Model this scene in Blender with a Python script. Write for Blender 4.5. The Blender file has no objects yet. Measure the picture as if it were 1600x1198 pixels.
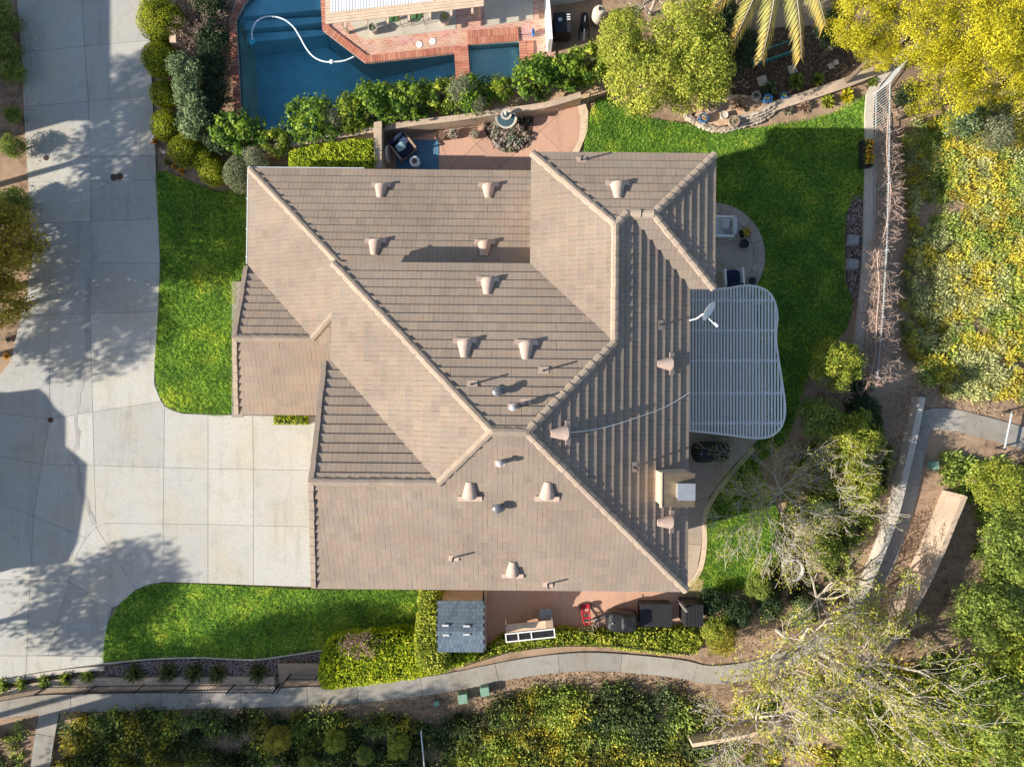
import bpy, bmesh, math, random
import numpy as np
from mathutils import Vector, Matrix, noise as mnoise
random.seed(7); RNG = np.random.default_rng(7)
R = math.radians
SC = bpy.context.scene
COL = SC.collection

# ------------------------------------------------------------------ camera, sky, sun, exposure
CAM_H = 30.0; FPX = 1090.0                      # height of the drone, focal length in photo pixels (1600 wide)
cam_d = bpy.data.cameras.new('camera'); cam = bpy.data.objects.new('camera', cam_d); COL.objects.link(cam)
cam.location = (0, 0, CAM_H); cam.rotation_euler = (0, 0, 0)
cam_d.sensor_width = 36; cam_d.lens = 36 * FPX / 1600; cam_d.clip_end = 2000
SC.camera = cam
SUN_EL = R(27.2); SUN_AZ = (0.964, 0.266)       # horizontal direction in which shadows fall
world = bpy.data.worlds.new('World'); SC.world = world; world.use_nodes = True
wn = world.node_tree; bg = wn.nodes['Background']
sky = wn.nodes.new('ShaderNodeTexSky'); sky.sky_type = 'NISHITA'; sky.sun_disc = False
sky.sun_elevation = SUN_EL; sky.sun_rotation = math.atan2(-SUN_AZ[0], -SUN_AZ[1]) % (2 * math.pi)
wn.links.new(sky.outputs[0], bg.inputs[0]); bg.inputs[1].default_value = 0.10
sun_d = bpy.data.lights.new('sun', 'SUN'); sun = bpy.data.objects.new('sun', sun_d); COL.objects.link(sun)
sun_d.energy = 5.0; sun_d.angle = R(0.5); sun_d.color = (1.0, 0.92, 0.80)
sun.rotation_euler = Vector((SUN_AZ[0] * math.cos(SUN_EL), SUN_AZ[1] * math.cos(SUN_EL), -math.sin(SUN_EL))).to_track_quat('-Z', 'Y').to_euler()
sun.location = (-30, -10, 30)
SC.view_settings.view_transform = 'Standard'; SC.view_settings.look = 'None'
SC.view_settings.exposure = 0.88; SC.view_settings.gamma = 1.0

# ------------------------------------------------------------------ helpers
def G(px, py, z=0.0):                           # a place measured on the photograph -> metres, at height z
    s = (CAM_H - z) / FPX
    return Vector(((px - 800) * s, (599 - py) * s, z))
def G2(pts, z=0.0): return [tuple(G(x, y, z)[:2]) for x, y in pts]
def tag(o, label=None, cat=None, group=None, kind=None):
    if label: o['label'] = label
    if cat: o['category'] = cat
    if group: o['group'] = group
    if kind: o['kind'] = kind
    return o
def thing(name, label, cat, loc=(0, 0, 0), rz=0.0, group=None):
    o = bpy.data.objects.new(name, None); COL.objects.link(o); o.empty_display_size = 0.2
    o.location = loc; o.rotation_euler = (0, 0, rz)
    return tag(o, label, cat, group)
def wloc(p):
    v = Vector((0, 0, 0))
    while p is not None: v += p.location; p = p.parent
    return v
def link(name, me, parent=None, loc=(0, 0, 0)):
    o = bpy.data.objects.new(name, me); COL.objects.link(o); o.location = loc
    if parent is not None: o.parent = parent
    return o
def copy_tree(o, parent=None):
    c = o.copy(); COL.objects.link(c); c.parent = parent
    for ch in list(o.children): copy_tree(ch, c)
    return c
def smooth_poly(pts, n=6, closed=True):
    out = []; m = len(pts)
    rng = range(m) if closed else range(m - 1)
    for i in rng:
        if closed: p0, p1, p2, p3 = (pts[(i + k) % m] for k in (-1, 0, 1, 2))
        else: p0, p1, p2, p3 = pts[max(i - 1, 0)], pts[i], pts[i + 1], pts[min(i + 2, m - 1)]
        for k in range(n):
            t = k / n
            out.append(tuple(0.5 * (2 * b + (c - a) * t + (2 * a - 5 * b + 4 * c - d) * t * t + (-a + 3 * b - 3 * c + d) * t ** 3) for a, b, c, d in zip(p0, p1, p2, p3)))
    if not closed: out.append(tuple(pts[-1]))
    return out
def area2(p): return sum(p[i][0] * p[(i + 1) % len(p)][1] - p[(i + 1) % len(p)][0] * p[i][1] for i in range(len(p)))
def inset(poly, d):
    if area2(poly) < 0: poly = poly[::-1]
    out = []; n = len(poly)
    for i in range(n):
        a, b, c = Vector(poly[i - 1][:2]), Vector(poly[i][:2]), Vector(poly[(i + 1) % n][:2])
        e1 = (b - a).normalized(); e2 = (c - b).normalized()
        n1 = Vector((-e1.y, e1.x)); n2 = Vector((-e2.y, e2.x)); m = n1 + n2
        k = m.length
        if k < 1e-4: out.append(tuple(b)); continue
        m /= k; out.append(tuple(b + m * (d / max(0.35, m.dot(n1)))))
    return out
def in_poly(P, poly):
    x, y = P[:, 0], P[:, 1]; c = np.zeros(len(P), bool); q = np.array([p[:2] for p in poly]); j = len(q) - 1
    for i in range(len(q)):
        xi, yi = q[i]; xj, yj = q[j]
        with np.errstate(divide='ignore', invalid='ignore'):
            c ^= ((yi > y) != (yj > y)) & (x < (xj - xi) * (y - yi) / (yj - yi + 1e-12) + xi)
        j = i
    return c
def sample_poly(poly, n):
    q = np.array([p[:2] for p in poly]); lo, hi = q.min(0), q.max(0)
    a = abs(area2(poly)) / 2; m = int(n * (hi - lo).prod() / max(a, 1e-6) * 1.05) + 8
    P = lo + RNG.random((m, 2)) * (hi - lo)
    return P[in_poly(P, poly)][:n]

class MB:
    def __init__(s): s.v = []; s.f = []
    def add(s, vs, fs):
        b = len(s.v); s.v += [tuple(v) for v in vs]; s.f += [tuple(b + i for i in f) for f in fs]; return s
    def box(s, c, d, rz=0.0, m=None):
        x, y, z = (k / 2 for k in d); cr, sr = math.cos(rz), math.sin(rz)
        vs = [Vector((sx * x, sy * y, sz * z)) for sz in (-1, 1) for sx, sy in ((-1, -1), (1, -1), (1, 1), (-1, 1))]
        if m is not None: vs = [m @ v for v in vs]
        vs = [(v.x * cr - v.y * sr + c[0], v.x * sr + v.y * cr + c[1], v.z + c[2]) for v in vs]
        return s.add(vs, [(3, 2, 1, 0), (4, 5, 6, 7), (0, 1, 5, 4), (1, 2, 6, 5), (2, 3, 7, 6), (3, 0, 4, 7)])
    def prism(s, poly, z0, z1, top=None):
        if area2(poly) < 0:
            poly = poly[::-1]; top = top[::-1] if top else None
        n = len(poly); t = top or poly
        z1f = z1 if callable(z1) else (lambda x, y: z1)
        z0f = z0 if callable(z0) else (lambda x, y: z0)
        s.add([(p[0], p[1], z0f(p[0], p[1])) for p in poly] + [(p[0], p[1], z1f(p[0], p[1])) for p in t],
              [tuple(range(n))[::-1], tuple(range(n, 2 * n))] + [(i, (i + 1) % n, n + (i + 1) % n, n + i) for i in range(n)])
        return s
    def tube(s, path, r, seg=6, cap=True):
        path = [Vector(p) for p in path]; n = len(path); rs = r if isinstance(r, (list, tuple)) else [r] * n
        b = len(s.v); up = Vector((0.137, 0.211, 0.968))
        for i, p in enumerate(path):
            d = (path[min(i + 1, n - 1)] - path[max(i - 1, 0)])
            d = d.normalized() if d.length > 1e-9 else Vector((0, 0, 1))
            u = d.cross(up)
            if u.length < 1e-3: u = d.cross(Vector((1, 0, 0)))
            u.normalize(); w = d.cross(u)
            for k in range(seg):
                a = 2 * math.pi * k / seg; s.v.append(tuple(p + (u * math.cos(a) + w * math.sin(a)) * rs[i]))
        for i in range(n - 1):
            for k in range(seg):
                k2 = (k + 1) % seg; s.f.append((b + i * seg + k, b + i * seg + k2, b + (i + 1) * seg + k2, b + (i + 1) * seg + k))
        if cap: s.f.append(tuple(b + k for k in range(seg))[::-1]); s.f.append(tuple(b + (n - 1) * seg + k for k in range(seg)))
        return s
    def lathe(s, prof, c=(0, 0, 0), seg=16, sx=1.0, sy=1.0):
        b = len(s.v); n = len(prof)
        for r, z in prof:
            for k in range(seg):
                a = 2 * math.pi * k / seg; s.v.append((c[0] + r * sx * math.cos(a), c[1] + r * sy * math.sin(a), c[2] + z))
        for i in range(n - 1):
            for k in range(seg):
                k2 = (k + 1) % seg; s.f.append((b + i * seg + k, b + i * seg + k2, b + (i + 1) * seg + k2, b + (i + 1) * seg + k))
        s.f.append(tuple(b + k for k in range(seg))[::-1]); s.f.append(tuple(b + (n - 1) * seg + k for k in range(seg)))
        return s
    def xf(s, m): s.v = [tuple(m @ Vector(v)) for v in s.v]; return s
    def mesh(s, name, mat, smooth=False, rnd=None):
        me = bpy.data.meshes.new(name); me.from_pydata(s.v, [], s.f); me.validate(); me.update()
        if mat is not None: me.materials.append(mat)
        if smooth:
            me.polygons.foreach_set('use_smooth', [True] * len(me.polygons))
            me.set_sharp_from_angle(angle=R(38))
        if rnd is not None:
            a = me.attributes.new('rnd', 'FLOAT', 'FACE')
            a.data.foreach_set('value', np.full(len(me.polygons), rnd, np.float32) if np.isscalar(rnd) else np.asarray(rnd, np.float32))
        return me
    def build(s, name, mat, parent=None, smooth=False, world=False, bevel=0.0, rnd=None):
        if world and parent is not None:
            w = wloc(parent); s.v = [(v[0] - w.x, v[1] - w.y, v[2] - w.z) for v in s.v]
        o = link(name, s.mesh(name, mat, smooth, rnd), parent)
        if bevel:
            bv = o.modifiers.new('bevel', 'BEVEL'); bv.width = bevel; bv.segments = 2; bv.limit_method = 'ANGLE'
        return o

# ------------------------------------------------------------------ materials
def ramp(nt, stops, interp='LINEAR'):
    n = nt.nodes.new('ShaderNodeValToRGB'); n.color_ramp.interpolation = interp; e = n.color_ramp.elements
    while len(e) < len(stops): e.new(0.5)
    for k, (p, c) in enumerate(stops): e[k].position = p; e[k].color = (*c, 1)
    return n
def mat_base(name, rough=0.8, spec=0.3, metal=0.0):
    m = bpy.data.materials.new(name); m.use_nodes = True; b = m.node_tree.nodes['Principled BSDF']
    b.inputs['Roughness'].default_value = rough; b.inputs['Specular IOR Level'].default_value = spec; b.inputs['Metallic'].default_value = metal
    return m, m.node_tree, b
def noise_tex(nt, scale, detail=4.0, rough=0.6, stretch=None):
    t = nt.nodes.new('ShaderNodeTexNoise'); t.inputs['Scale'].default_value = scale; t.inputs['Detail'].default_value = detail; t.inputs['Roughness'].default_value = rough
    g = nt.nodes.new('ShaderNodeNewGeometry'); src = g.outputs['Position']
    if stretch:
        mp = nt.nodes.new('ShaderNodeMapping'); mp.inputs['Scale'].default_value = stretch; nt.links.new(src, mp.inputs[0]); src = mp.outputs[0]
    nt.links.new(src, t.inputs['Vector']); return t
def mix(nt, a, b, fac, mode='MIX', f=None):
    n = nt.nodes.new('ShaderNodeMix'); n.data_type = 'RGBA'; n.blend_type = mode
    if f is not None: n.inputs[0].default_value = f
    if fac is not None: nt.links.new(fac, n.inputs[0])
    for k, s in ((6, a), (7, b)):
        if isinstance(s, tuple): n.inputs[k].default_value = (*s, 1)
        else: nt.links.new(s, n.inputs[k])
    return n.outputs[2]
def sc(c, k): return tuple(min(1, x * k) for x in c)
def pm(name, c, var=0.25, scale=6.0, rough=0.8, spec=0.3, bump=0.0, bscale=30.0, metal=0.0, big=0.0, bigc=None, stretch=None):
    m, nt, b = mat_base(name, rough, spec, metal)
    t = noise_tex(nt, scale, 5, 0.65, stretch)
    r = ramp(nt, [(0.3, sc(c, 1 - var)), (0.7, sc(c, 1 + var))]); nt.links.new(t.outputs['Fac'], r.inputs[0]); col = r.outputs[0]
    if big:
        t2 = noise_tex(nt, big, 3, 0.55); r2 = ramp(nt, [(0.42, (0, 0, 0)), (0.62, (1, 1, 1))]); nt.links.new(t2.outputs['Fac'], r2.inputs[0])
        col = mix(nt, col, bigc, r2.outputs[0])
    nt.links.new(col, b.inputs['Base Color'])
    if bump:
        bt = noise_tex(nt, bscale, 4, 0.6); bn = nt.nodes.new('ShaderNodeBump'); bn.inputs['Strength'].default_value = bump; bn.inputs['Distance'].default_value = 0.02
        nt.links.new(bt.outputs['Fac'], bn.inputs['Height']); nt.links.new(bn.outputs[0], b.inputs['Normal'])
    return m
def leafmat(name, stops, transl=0.40, rough=0.55, spec=0.25, patch=None, pscale=0.5, patch_lim=(0.45, 0.62)):
    m, nt, b = mat_base(name, rough, spec)
    a = nt.nodes.new('ShaderNodeAttribute'); a.attribute_name = 'rnd'
    r = ramp(nt, [(i / (len(stops) - 1), c) for i, c in enumerate(stops)]); nt.links.new(a.outputs['Fac'], r.inputs[0]); col = r.outputs[0]
    if patch:
        t = noise_tex(nt, pscale, 3, 0.6); r2 = ramp(nt, [(patch_lim[0], (0, 0, 0)), (patch_lim[1], (1, 1, 1))]); nt.links.new(t.outputs['Fac'], r2.inputs[0])
        col = mix(nt, col, patch, r2.outputs[0], 'MULTIPLY')
    nt.links.new(col, b.inputs['Base Color'])
    tr = nt.nodes.new('ShaderNodeBsdfTranslucent'); nt.links.new(col, tr.inputs[0])
    mx = nt.nodes.new('ShaderNodeMixShader'); mx.inputs[0].default_value = transl
    nt.links.new(b.outputs[0], mx.inputs[1]); nt.links.new(tr.outputs[0], mx.inputs[2]); nt.links.new(mx.outputs[0], nt.nodes['Material Output'].inputs[0])
    return m
def concrete(name, c, warm, cool, joint=0.0):
    m, nt, b = mat_base(name, 0.85, 0.2)
    f = noise_tex(nt, 9, 8, 0.7); r = ramp(nt, [(0.25, sc(c, 0.86)), (0.75, sc(c, 1.1))]); nt.links.new(f.outputs['Fac'], r.inputs[0])
    big = noise_tex(nt, 0.42, 4, 0.6); rb = ramp(nt, [(0.45, (0, 0, 0)), (0.7, (1, 1, 1))]); nt.links.new(big.outputs['Fac'], rb.inputs[0])
    c1 = mix(nt, r.outputs[0], warm, rb.outputs[0], 'MULTIPLY')
    st = noise_tex(nt, 1.3, 5, 0.7, (1, 1, 1)); rs = ramp(nt, [(0.5, (0, 0, 0)), (0.78, (1, 1, 1))]); nt.links.new(st.outputs['Fac'], rs.inputs[0])
    c2 = mix(nt, c1, cool, rs.outputs[0], 'MULTIPLY')
    sp_ = noise_tex(nt, 3.2, 7, 0.75); rsp = ramp(nt, [(0.62, (1, 1, 1)), (0.74, (0.74, 0.73, 0.71))]); nt.links.new(sp_.outputs['Fac'], rsp.inputs[0]); c2 = mix(nt, c2, rsp.outputs[0], None, 'MULTIPLY', 1.0)
    tk = noise_tex(nt, 0.9, 5, 0.7, (2.6, 0.28, 1)); rtk = ramp(nt, [(0.52, (1, 1, 1)), (0.72, (0.82, 0.82, 0.82))]); nt.links.new(tk.outputs['Fac'], rtk.inputs[0]); c2 = mix(nt, c2, rtk.outputs[0], None, 'MULTIPLY', 1.0)
    oi = nt.nodes.new('ShaderNodeObjectInfo'); ro = ramp(nt, [(0.0, (0.87, 0.875, 0.88)), (1.0, (1.07, 1.06, 1.03))]); nt.links.new(oi.outputs['Random'], ro.inputs[0])
    c3 = mix(nt, c2, ro.outputs[0], None, 'MULTIPLY', 1.0)
    nt.links.new(c3, b.inputs['Base Color'])
    bt = noise_tex(nt, 40, 5, 0.7); bn = nt.nodes.new('ShaderNodeBump'); bn.inputs['Strength'].default_value = 0.25; bn.inputs['Distance'].default_value = 0.01
    nt.links.new(bt.outputs['Fac'], bn.inputs['Height']); nt.links.new(bn.outputs[0], b.inputs['Normal'])
    return m
def rndmat(name, stops, rough=0.85, spec=0.2, var=0.12, scale=14.0, bump=0.3, obj=False):
    m, nt, b = mat_base(name, rough, spec)
    if obj: a = nt.nodes.new('ShaderNodeObjectInfo'); o = a.outputs['Random']
    else: a = nt.nodes.new('ShaderNodeAttribute'); a.attribute_name = 'rnd'; o = a.outputs['Fac']
    r = ramp(nt, [(i / (len(stops) - 1), c) for i, c in enumerate(stops)]); nt.links.new(o, r.inputs[0])
    t = noise_tex(nt, scale, 5, 0.7); r2 = ramp(nt, [(0.3, (1 - var,) * 3), (0.7, (1 + var,) * 3)]); nt.links.new(t.outputs['Fac'], r2.inputs[0])
    t3 = noise_tex(nt, 0.5, 4, 0.6); r3 = ramp(nt, [(0.35, (0.9, 0.89, 0.88)), (0.65, (1.06, 1.05, 1.04))]); nt.links.new(t3.outputs['Fac'], r3.inputs[0])
    c = mix(nt, r.outputs[0], r2.outputs[0], None, 'MULTIPLY', 1.0); c = mix(nt, c, r3.outputs[0], None, 'MULTIPLY', 1.0)
    nt.links.new(c, b.inputs['Base Color'])
    bt = noise_tex(nt, 60, 4, 0.7); bn = nt.nodes.new('ShaderNodeBump'); bn.inputs['Strength'].default_value = bump; bn.inputs['Distance'].default_value = 0.01
    nt.links.new(bt.outputs['Fac'], bn.inputs['Height']); nt.links.new(bn.outputs[0], b.inputs['Normal'])
    return m

M = {}
M['tile'] = rndmat('roof_tile', [(0.262, 0.212, 0.170), (0.285, 0.227, 0.180), (0.295, 0.233, 0.183), (0.275, 0.226, 0.185), (0.315, 0.248, 0.191), (0.298, 0.226, 0.174)])
M['cap'] = rndmat('ridge_tile', [(0.32, 0.255, 0.20), (0.37, 0.295, 0.225), (0.34, 0.275, 0.22)], obj=True)
M['deck'] = pm('roof_underlay', (0.10, 0.08, 0.07), 0.2)
M['stucco'] = pm('stucco', (0.56, 0.44, 0.32), 0.06, 8, 0.9, 0.2, 0.4, 60)
M['trim'] = pm('trim_paint', (0.42, 0.32, 0.25), 0.08)
M['white'] = pm('white_paint', (0.76, 0.76, 0.74), 0.06, 8, 0.55)
M['vent'] = pm('vent_paint', (0.49, 0.365, 0.295), 0.16, 5, 0.75)
M['pergola'] = pm('pergola_paint', (0.72, 0.71, 0.68), 0.08, 5, 0.6)
M['dark'] = pm('dark_plastic', (0.022, 0.022, 0.024), 0.25, 9, 0.6)
M['black'] = pm('black_cover', (0.012, 0.012, 0.014), 0.4, 5, 0.55, 0.4, 0.5, 9)
M['galv'] = pm('galvanised', (0.55, 0.56, 0.57), 0.15, 10, 0.4, 0.5, metal=0.7)
M['dullmetal'] = pm('dull_vent_metal', (0.20, 0.20, 0.20), 0.4, 12, 0.4, 0.5, metal=0.6)
M['palemetal'] = pm('pale_vent_metal', (0.46, 0.45, 0.43), 0.25, 10, 0.5, 0.4)
M['steel'] = pm('fence_black_steel', (0.03, 0.03, 0.032), 0.2, 10, 0.5)
M['greysteel'] = pm('fence_grey_steel', (0.40, 0.42, 0.43), 0.2, 10, 0.5)
M['conc'] = concrete('driveway_concrete', (0.45, 0.445, 0.42), (1.0, 0.94, 0.82), (0.80, 0.82, 0.81))
M['walk'] = concrete('sidewalk_concrete', (0.33, 0.31, 0.28), (0.92, 0.86, 0.77), (0.66, 0.67, 0.66))
M['joint'] = pm('joint_dirt', (0.17, 0.155, 0.14), 0.3)
M['terra'] = concrete('terracotta_concrete', (0.52, 0.32, 0.235), (1.0, 0.95, 0.9), (0.88, 0.9, 0.9))
M['flag'] = concrete('stamped_concrete', (0.42, 0.35, 0.285), (1.0, 0.92, 0.84), (0.78, 0.78, 0.78))
M['edge'] = pm('tan_edging', (0.60, 0.46, 0.33), 0.15, 5, 0.85, 0.2, 0.4)
M['block'] = pm('tan_block_wall', (0.50, 0.385, 0.285), 0.15, 7, 0.9, 0.2, 0.5, 30, big=0.8, bigc=(0.40, 0.31, 0.235))
M['greywall'] = pm('grey_concrete_wall', (0.48, 0.435, 0.375), 0.15, 6, 0.9, 0.2, 0.5, 30)
M['soil'] = pm('soil', (0.27, 0.185, 0.125), 0.5, 3, 0.95, 0.1, 1.0, 14, big=0.35, bigc=(0.37, 0.26, 0.175))
M['darksoil'] = pm('garden_soil', (0.085, 0.058, 0.042), 0.6, 7, 0.95, 0.1, 1.0, 18)
M['sand'] = pm('sandy_soil', (0.50, 0.345, 0.225), 0.3, 4, 0.95, 0.1, 0.8, 20)
M['dirtlawn'] = pm('lawn_soil', (0.085, 0.13, 0.025), 0.4, 6, 0.95, 0.1)
M['wood'] = pm('weathered_wood', (0.36, 0.26, 0.18), 0.25, 5, 0.85, 0.2, 0.4, 20, stretch=(1, 6, 1))
M['brick'] = rndmat('brick', [(0.36, 0.13, 0.085), (0.46, 0.19, 0.125), (0.52, 0.26, 0.18), (0.42, 0.16, 0.11)], obj=False)
M['mortar'] = pm('mortar', (0.50, 0.44, 0.38), 0.15, 12)
M['patioslab'] = concrete('pale_patio_concrete', (0.52, 0.475, 0.40), (1, 0.95, 0.88), (0.88, 0.88, 0.86))
M['plaster'] = pm('pool_plaster', (0.26, 0.68, 0.80), 0.14, 1.5, 0.8)
M['spa'] = pm('spa_plaster', (0.46, 0.80, 0.78), 0.12, 3, 0.8)
M['pooltile'] = pm('waterline_tile', (0.05, 0.10, 0.13), 0.3, 20, 0.3)
M['navy'] = pm('navy_fabric', (0.018, 0.026, 0.06), 0.25, 30, 0.9)
M['cushion'] = pm('grey_white_cushion', (0.50, 0.52, 0.53), 0.08, 12, 0.9)
M['teal'] = pm('teal_paint', (0.06, 0.22, 0.20), 0.2, 9, 0.6)
M['greenbox'] = pm('utility_green', (0.18, 0.30, 0.22), 0.15, 8, 0.6)
M['red'] = pm('red_paint', (0.42, 0.02, 0.03), 0.15, 9, 0.45)
M['bluegl'] = pm('blue_glaze', (0.03, 0.16, 0.42), 0.3, 8, 0.25)
M['clay'] = pm('clay_pot', (0.36, 0.26, 0.20), 0.2, 8, 0.8)
M['stonepot'] = pm('stone_pot', (0.52, 0.46, 0.38), 0.2, 8, 0.9)
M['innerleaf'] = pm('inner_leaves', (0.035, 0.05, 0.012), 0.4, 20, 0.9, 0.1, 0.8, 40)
M['bark'] = pm('bark', (0.17, 0.125, 0.095), 0.4, 10, 0.95, 0.1, 0.6)
M['palebark'] = pm('pale_bark', (0.40, 0.345, 0.285), 0.3, 8, 0.9, 0.15)
M['whitebark'] = pm('whitish_bark', (0.43, 0.38, 0.325), 0.25, 8, 0.9, 0.15)
M['silverbark'] = pm('silver_bark', (0.42, 0.375, 0.33), 0.2, 8, 0.9, 0.15)
M['pinktwig'] = pm('pinkish_twigs', (0.38, 0.25, 0.20), 0.3, 8, 0.9, 0.15)
M['vine'] = pm('dry_vine', (0.40, 0.29, 0.235), 0.3, 8, 0.9, 0.15)
M['tyre'] = pm('rubber', (0.02, 0.02, 0.02), 0.3)
M['hose'] = pm('white_hose', (0.72, 0.80, 0.84), 0.03, 5, 0.4)
M['stain'] = pm('damp_concrete', (0.345, 0.33, 0.31), 0.2, 1.2, 0.85)
M['rust'] = pm('rusty_iron', (0.14, 0.085, 0.06), 0.4, 20, 0.8)
M['stone'] = rndmat('stone', [(0.30, 0.24, 0.19), (0.46, 0.38, 0.30), (0.55, 0.47, 0.38), (0.38, 0.33, 0.29)], obj=True)
M['gravel'] = rndmat('gravel', [(0.16, 0.13, 0.13), (0.30, 0.25, 0.24), (0.46, 0.41, 0.38), (0.24, 0.20, 0.20)])
M['shingle'] = rndmat('blue_shingle', [(0.085, 0.125, 0.17), (0.11, 0.15, 0.19), (0.13, 0.17, 0.215)], obj=True)
M['slate'] = pm('grey_stone_block', (0.27, 0.28, 0.29), 0.2, 5, 0.9, 0.2, 0.5)
M['gold'] = pm('weathered_flashing', (0.26, 0.20, 0.13), 0.3, 5, 0.35, 0.5, metal=0.6)
M['flower'] = leafmat('flower_petals', [(0.65, 0.50, 0.03), (0.70, 0.22, 0.02), (0.70, 0.62, 0.06), (0.50, 0.05, 0.10)], 0.2)
M['pale_flower'] = leafmat('pale_succulents', [(0.14, 0.19, 0.12), (0.36, 0.29, 0.24), (0.10, 0.15, 0.06), (0.50, 0.42, 0.38), (0.24, 0.16, 0.13), (0.17, 0.20, 0.10)], 0.15)
def fol(name, *st, gain=1.55, **k): M[name] = leafmat(name + '_leaves', [tuple(min(.82, c * gain) for c in q) for q in st], **k)
fol('citrus', (0.020, 0.045, 0.010), (0.055, 0.115, 0.014), (0.12, 0.20, 0.018), (0.26, 0.33, 0.03))
fol('citrus_pale', (0.035, 0.06, 0.010), (0.10, 0.15, 0.016), (0.20, 0.26, 0.022), (0.36, 0.38, 0.04))
fol('topiary', (0.055, 0.075, 0.004), (0.15, 0.18, 0.008), (0.29, 0.31, 0.012), (0.44, 0.43, 0.02))
fol('boxhedge', (0.07, 0.12, 0.006), (0.21, 0.28, 0.012), (0.36, 0.41, 0.02), (0.50, 0.50, 0.05))
fol('hedge', (0.04, 0.075, 0.005), (0.14, 0.21, 0.008), (0.32, 0.37, 0.010), (0.50, 0.50, 0.02))
fol('olive', (0.045, 0.055, 0.03), (0.10, 0.12, 0.065), (0.20, 0.21, 0.12), (0.28, 0.27, 0.17))
fol('sage', (0.03, 0.055, 0.025), (0.075, 0.115, 0.05), (0.15, 0.20, 0.085), (0.26, 0.30, 0.14))
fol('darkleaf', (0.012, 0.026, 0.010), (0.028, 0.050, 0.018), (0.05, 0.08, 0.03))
fol('yellowtree', (0.06, 0.09, 0.012), (0.17, 0.205, 0.025), (0.31, 0.33, 0.045), (0.46, 0.43, 0.08))
fol('goldleaf', (0.10, 0.105, 0.008), (0.27, 0.25, 0.012), (0.44, 0.39, 0.018), (0.56, 0.48, 0.04), gain=1.55)
fol('rusttree', (0.08, 0.08, 0.014), (0.21, 0.185, 0.028), (0.34, 0.28, 0.04), (0.30, 0.29, 0.045))
fol('lime', (0.06, 0.09, 0.012), (0.15, 0.19, 0.022), (0.27, 0.29, 0.035), (0.38, 0.35, 0.06))
fol('fresh', (0.045, 0.072, 0.014), (0.11, 0.155, 0.028), (0.19, 0.24, 0.042), (0.29, 0.32, 0.07))
fol('autumn', (0.15, 0.15, 0.025), (0.28, 0.28, 0.035), (0.42, 0.40, 0.06), (0.38, 0.30, 0.06))
fol('palm', (0.08, 0.11, 0.02), (0.17, 0.19, 0.04), (0.32, 0.30, 0.09), (0.45, 0.27, 0.06))
fol('ivy', (0.035, 0.06, 0.008), (0.12, 0.17, 0.014), (0.30, 0.32, 0.03), (0.48, 0.46, 0.08))
fol('pinkbrush', (0.14, 0.09, 0.07), (0.26, 0.18, 0.14), (0.36, 0.27, 0.20), (0.12, 0.12, 0.05))
fol('hill_green', (0.035, 0.055, 0.014), (0.10, 0.14, 0.03), (0.19, 0.23, 0.05), (0.29, 0.30, 0.08), gain=2.6)
fol('hill_ochre', (0.10, 0.09, 0.018), (0.25, 0.205, 0.035), (0.39, 0.31, 0.045), (0.50, 0.40, 0.06), gain=2.3)
fol('hill_grey', (0.06, 0.07, 0.03), (0.14, 0.15, 0.065), (0.22, 0.22, 0.10), (0.30, 0.275, 0.14), gain=3.1)
fol('hill_dark', (0.025, 0.036, 0.014), (0.060, 0.078, 0.028), (0.105, 0.12, 0.042), (0.17, 0.165, 0.055), gain=1.7)
fol('grass', (0.018, 0.042, 0.010), (0.052, 0.100, 0.020), (0.105, 0.160, 0.026), (0.21, 0.23, 0.055), transl=0.5, patch=(1.75, 1.3, 1.2), pscale=0.8, patch_lim=(0.47, 0.70), gain=4.9)

# ------------------------------------------------------------------ foliage tools
def leaf_arrays(P, N, size, aspect=1.9, jitter=0.6):
    n = len(P); N = N + RNG.normal(0, jitter, (n, 3)); N /= np.linalg.norm(N, axis=1, keepdims=True) + 1e-9
    A = RNG.normal(0, 1, (n, 3)); U = np.cross(N, A); U /= np.linalg.norm(U, axis=1, keepdims=True) + 1e-9
    V = np.cross(N, U); s = (np.asarray(size) * np.ones(n))[:, None] * 0.5
    L = U * s; W = V * s / aspect * 1.15
    return np.stack([P - L, P + W * 0.9 + L * 0.1 + N * s * 0.12, P + L, P - W * 0.9 + L * 0.1 + N * s * 0.12], 1)
def quads_mesh(name, Q, rnd, mat):
    Q = np.asarray(Q, np.float32); n, k = Q.shape[:2]
    me = bpy.data.meshes.new(name); me.vertices.add(n * k); me.vertices.foreach_set('co', Q.reshape(-1))
    me.loops.add(n * k); me.loops.foreach_set('vertex_index', np.arange(n * k, dtype=np.int32))
    me.polygons.add(n); me.polygons.foreach_set('loop_start', np.arange(0, n * k, k, dtype=np.int32))
    a = me.attributes.new('rnd', 'FLOAT', 'FACE'); a.data.foreach_set('value', np.clip(np.asarray(rnd, np.float32), 0, 1))
    me.materials.append(mat); me.update(calc_edges=True); return me
def dirs(n, up=0.0):
    d = RNG.normal(0, 1, (n, 3)); d[:, 2] += up; return d / (np.linalg.norm(d, axis=1, keepdims=True) + 1e-9)
_cm = {}
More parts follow.
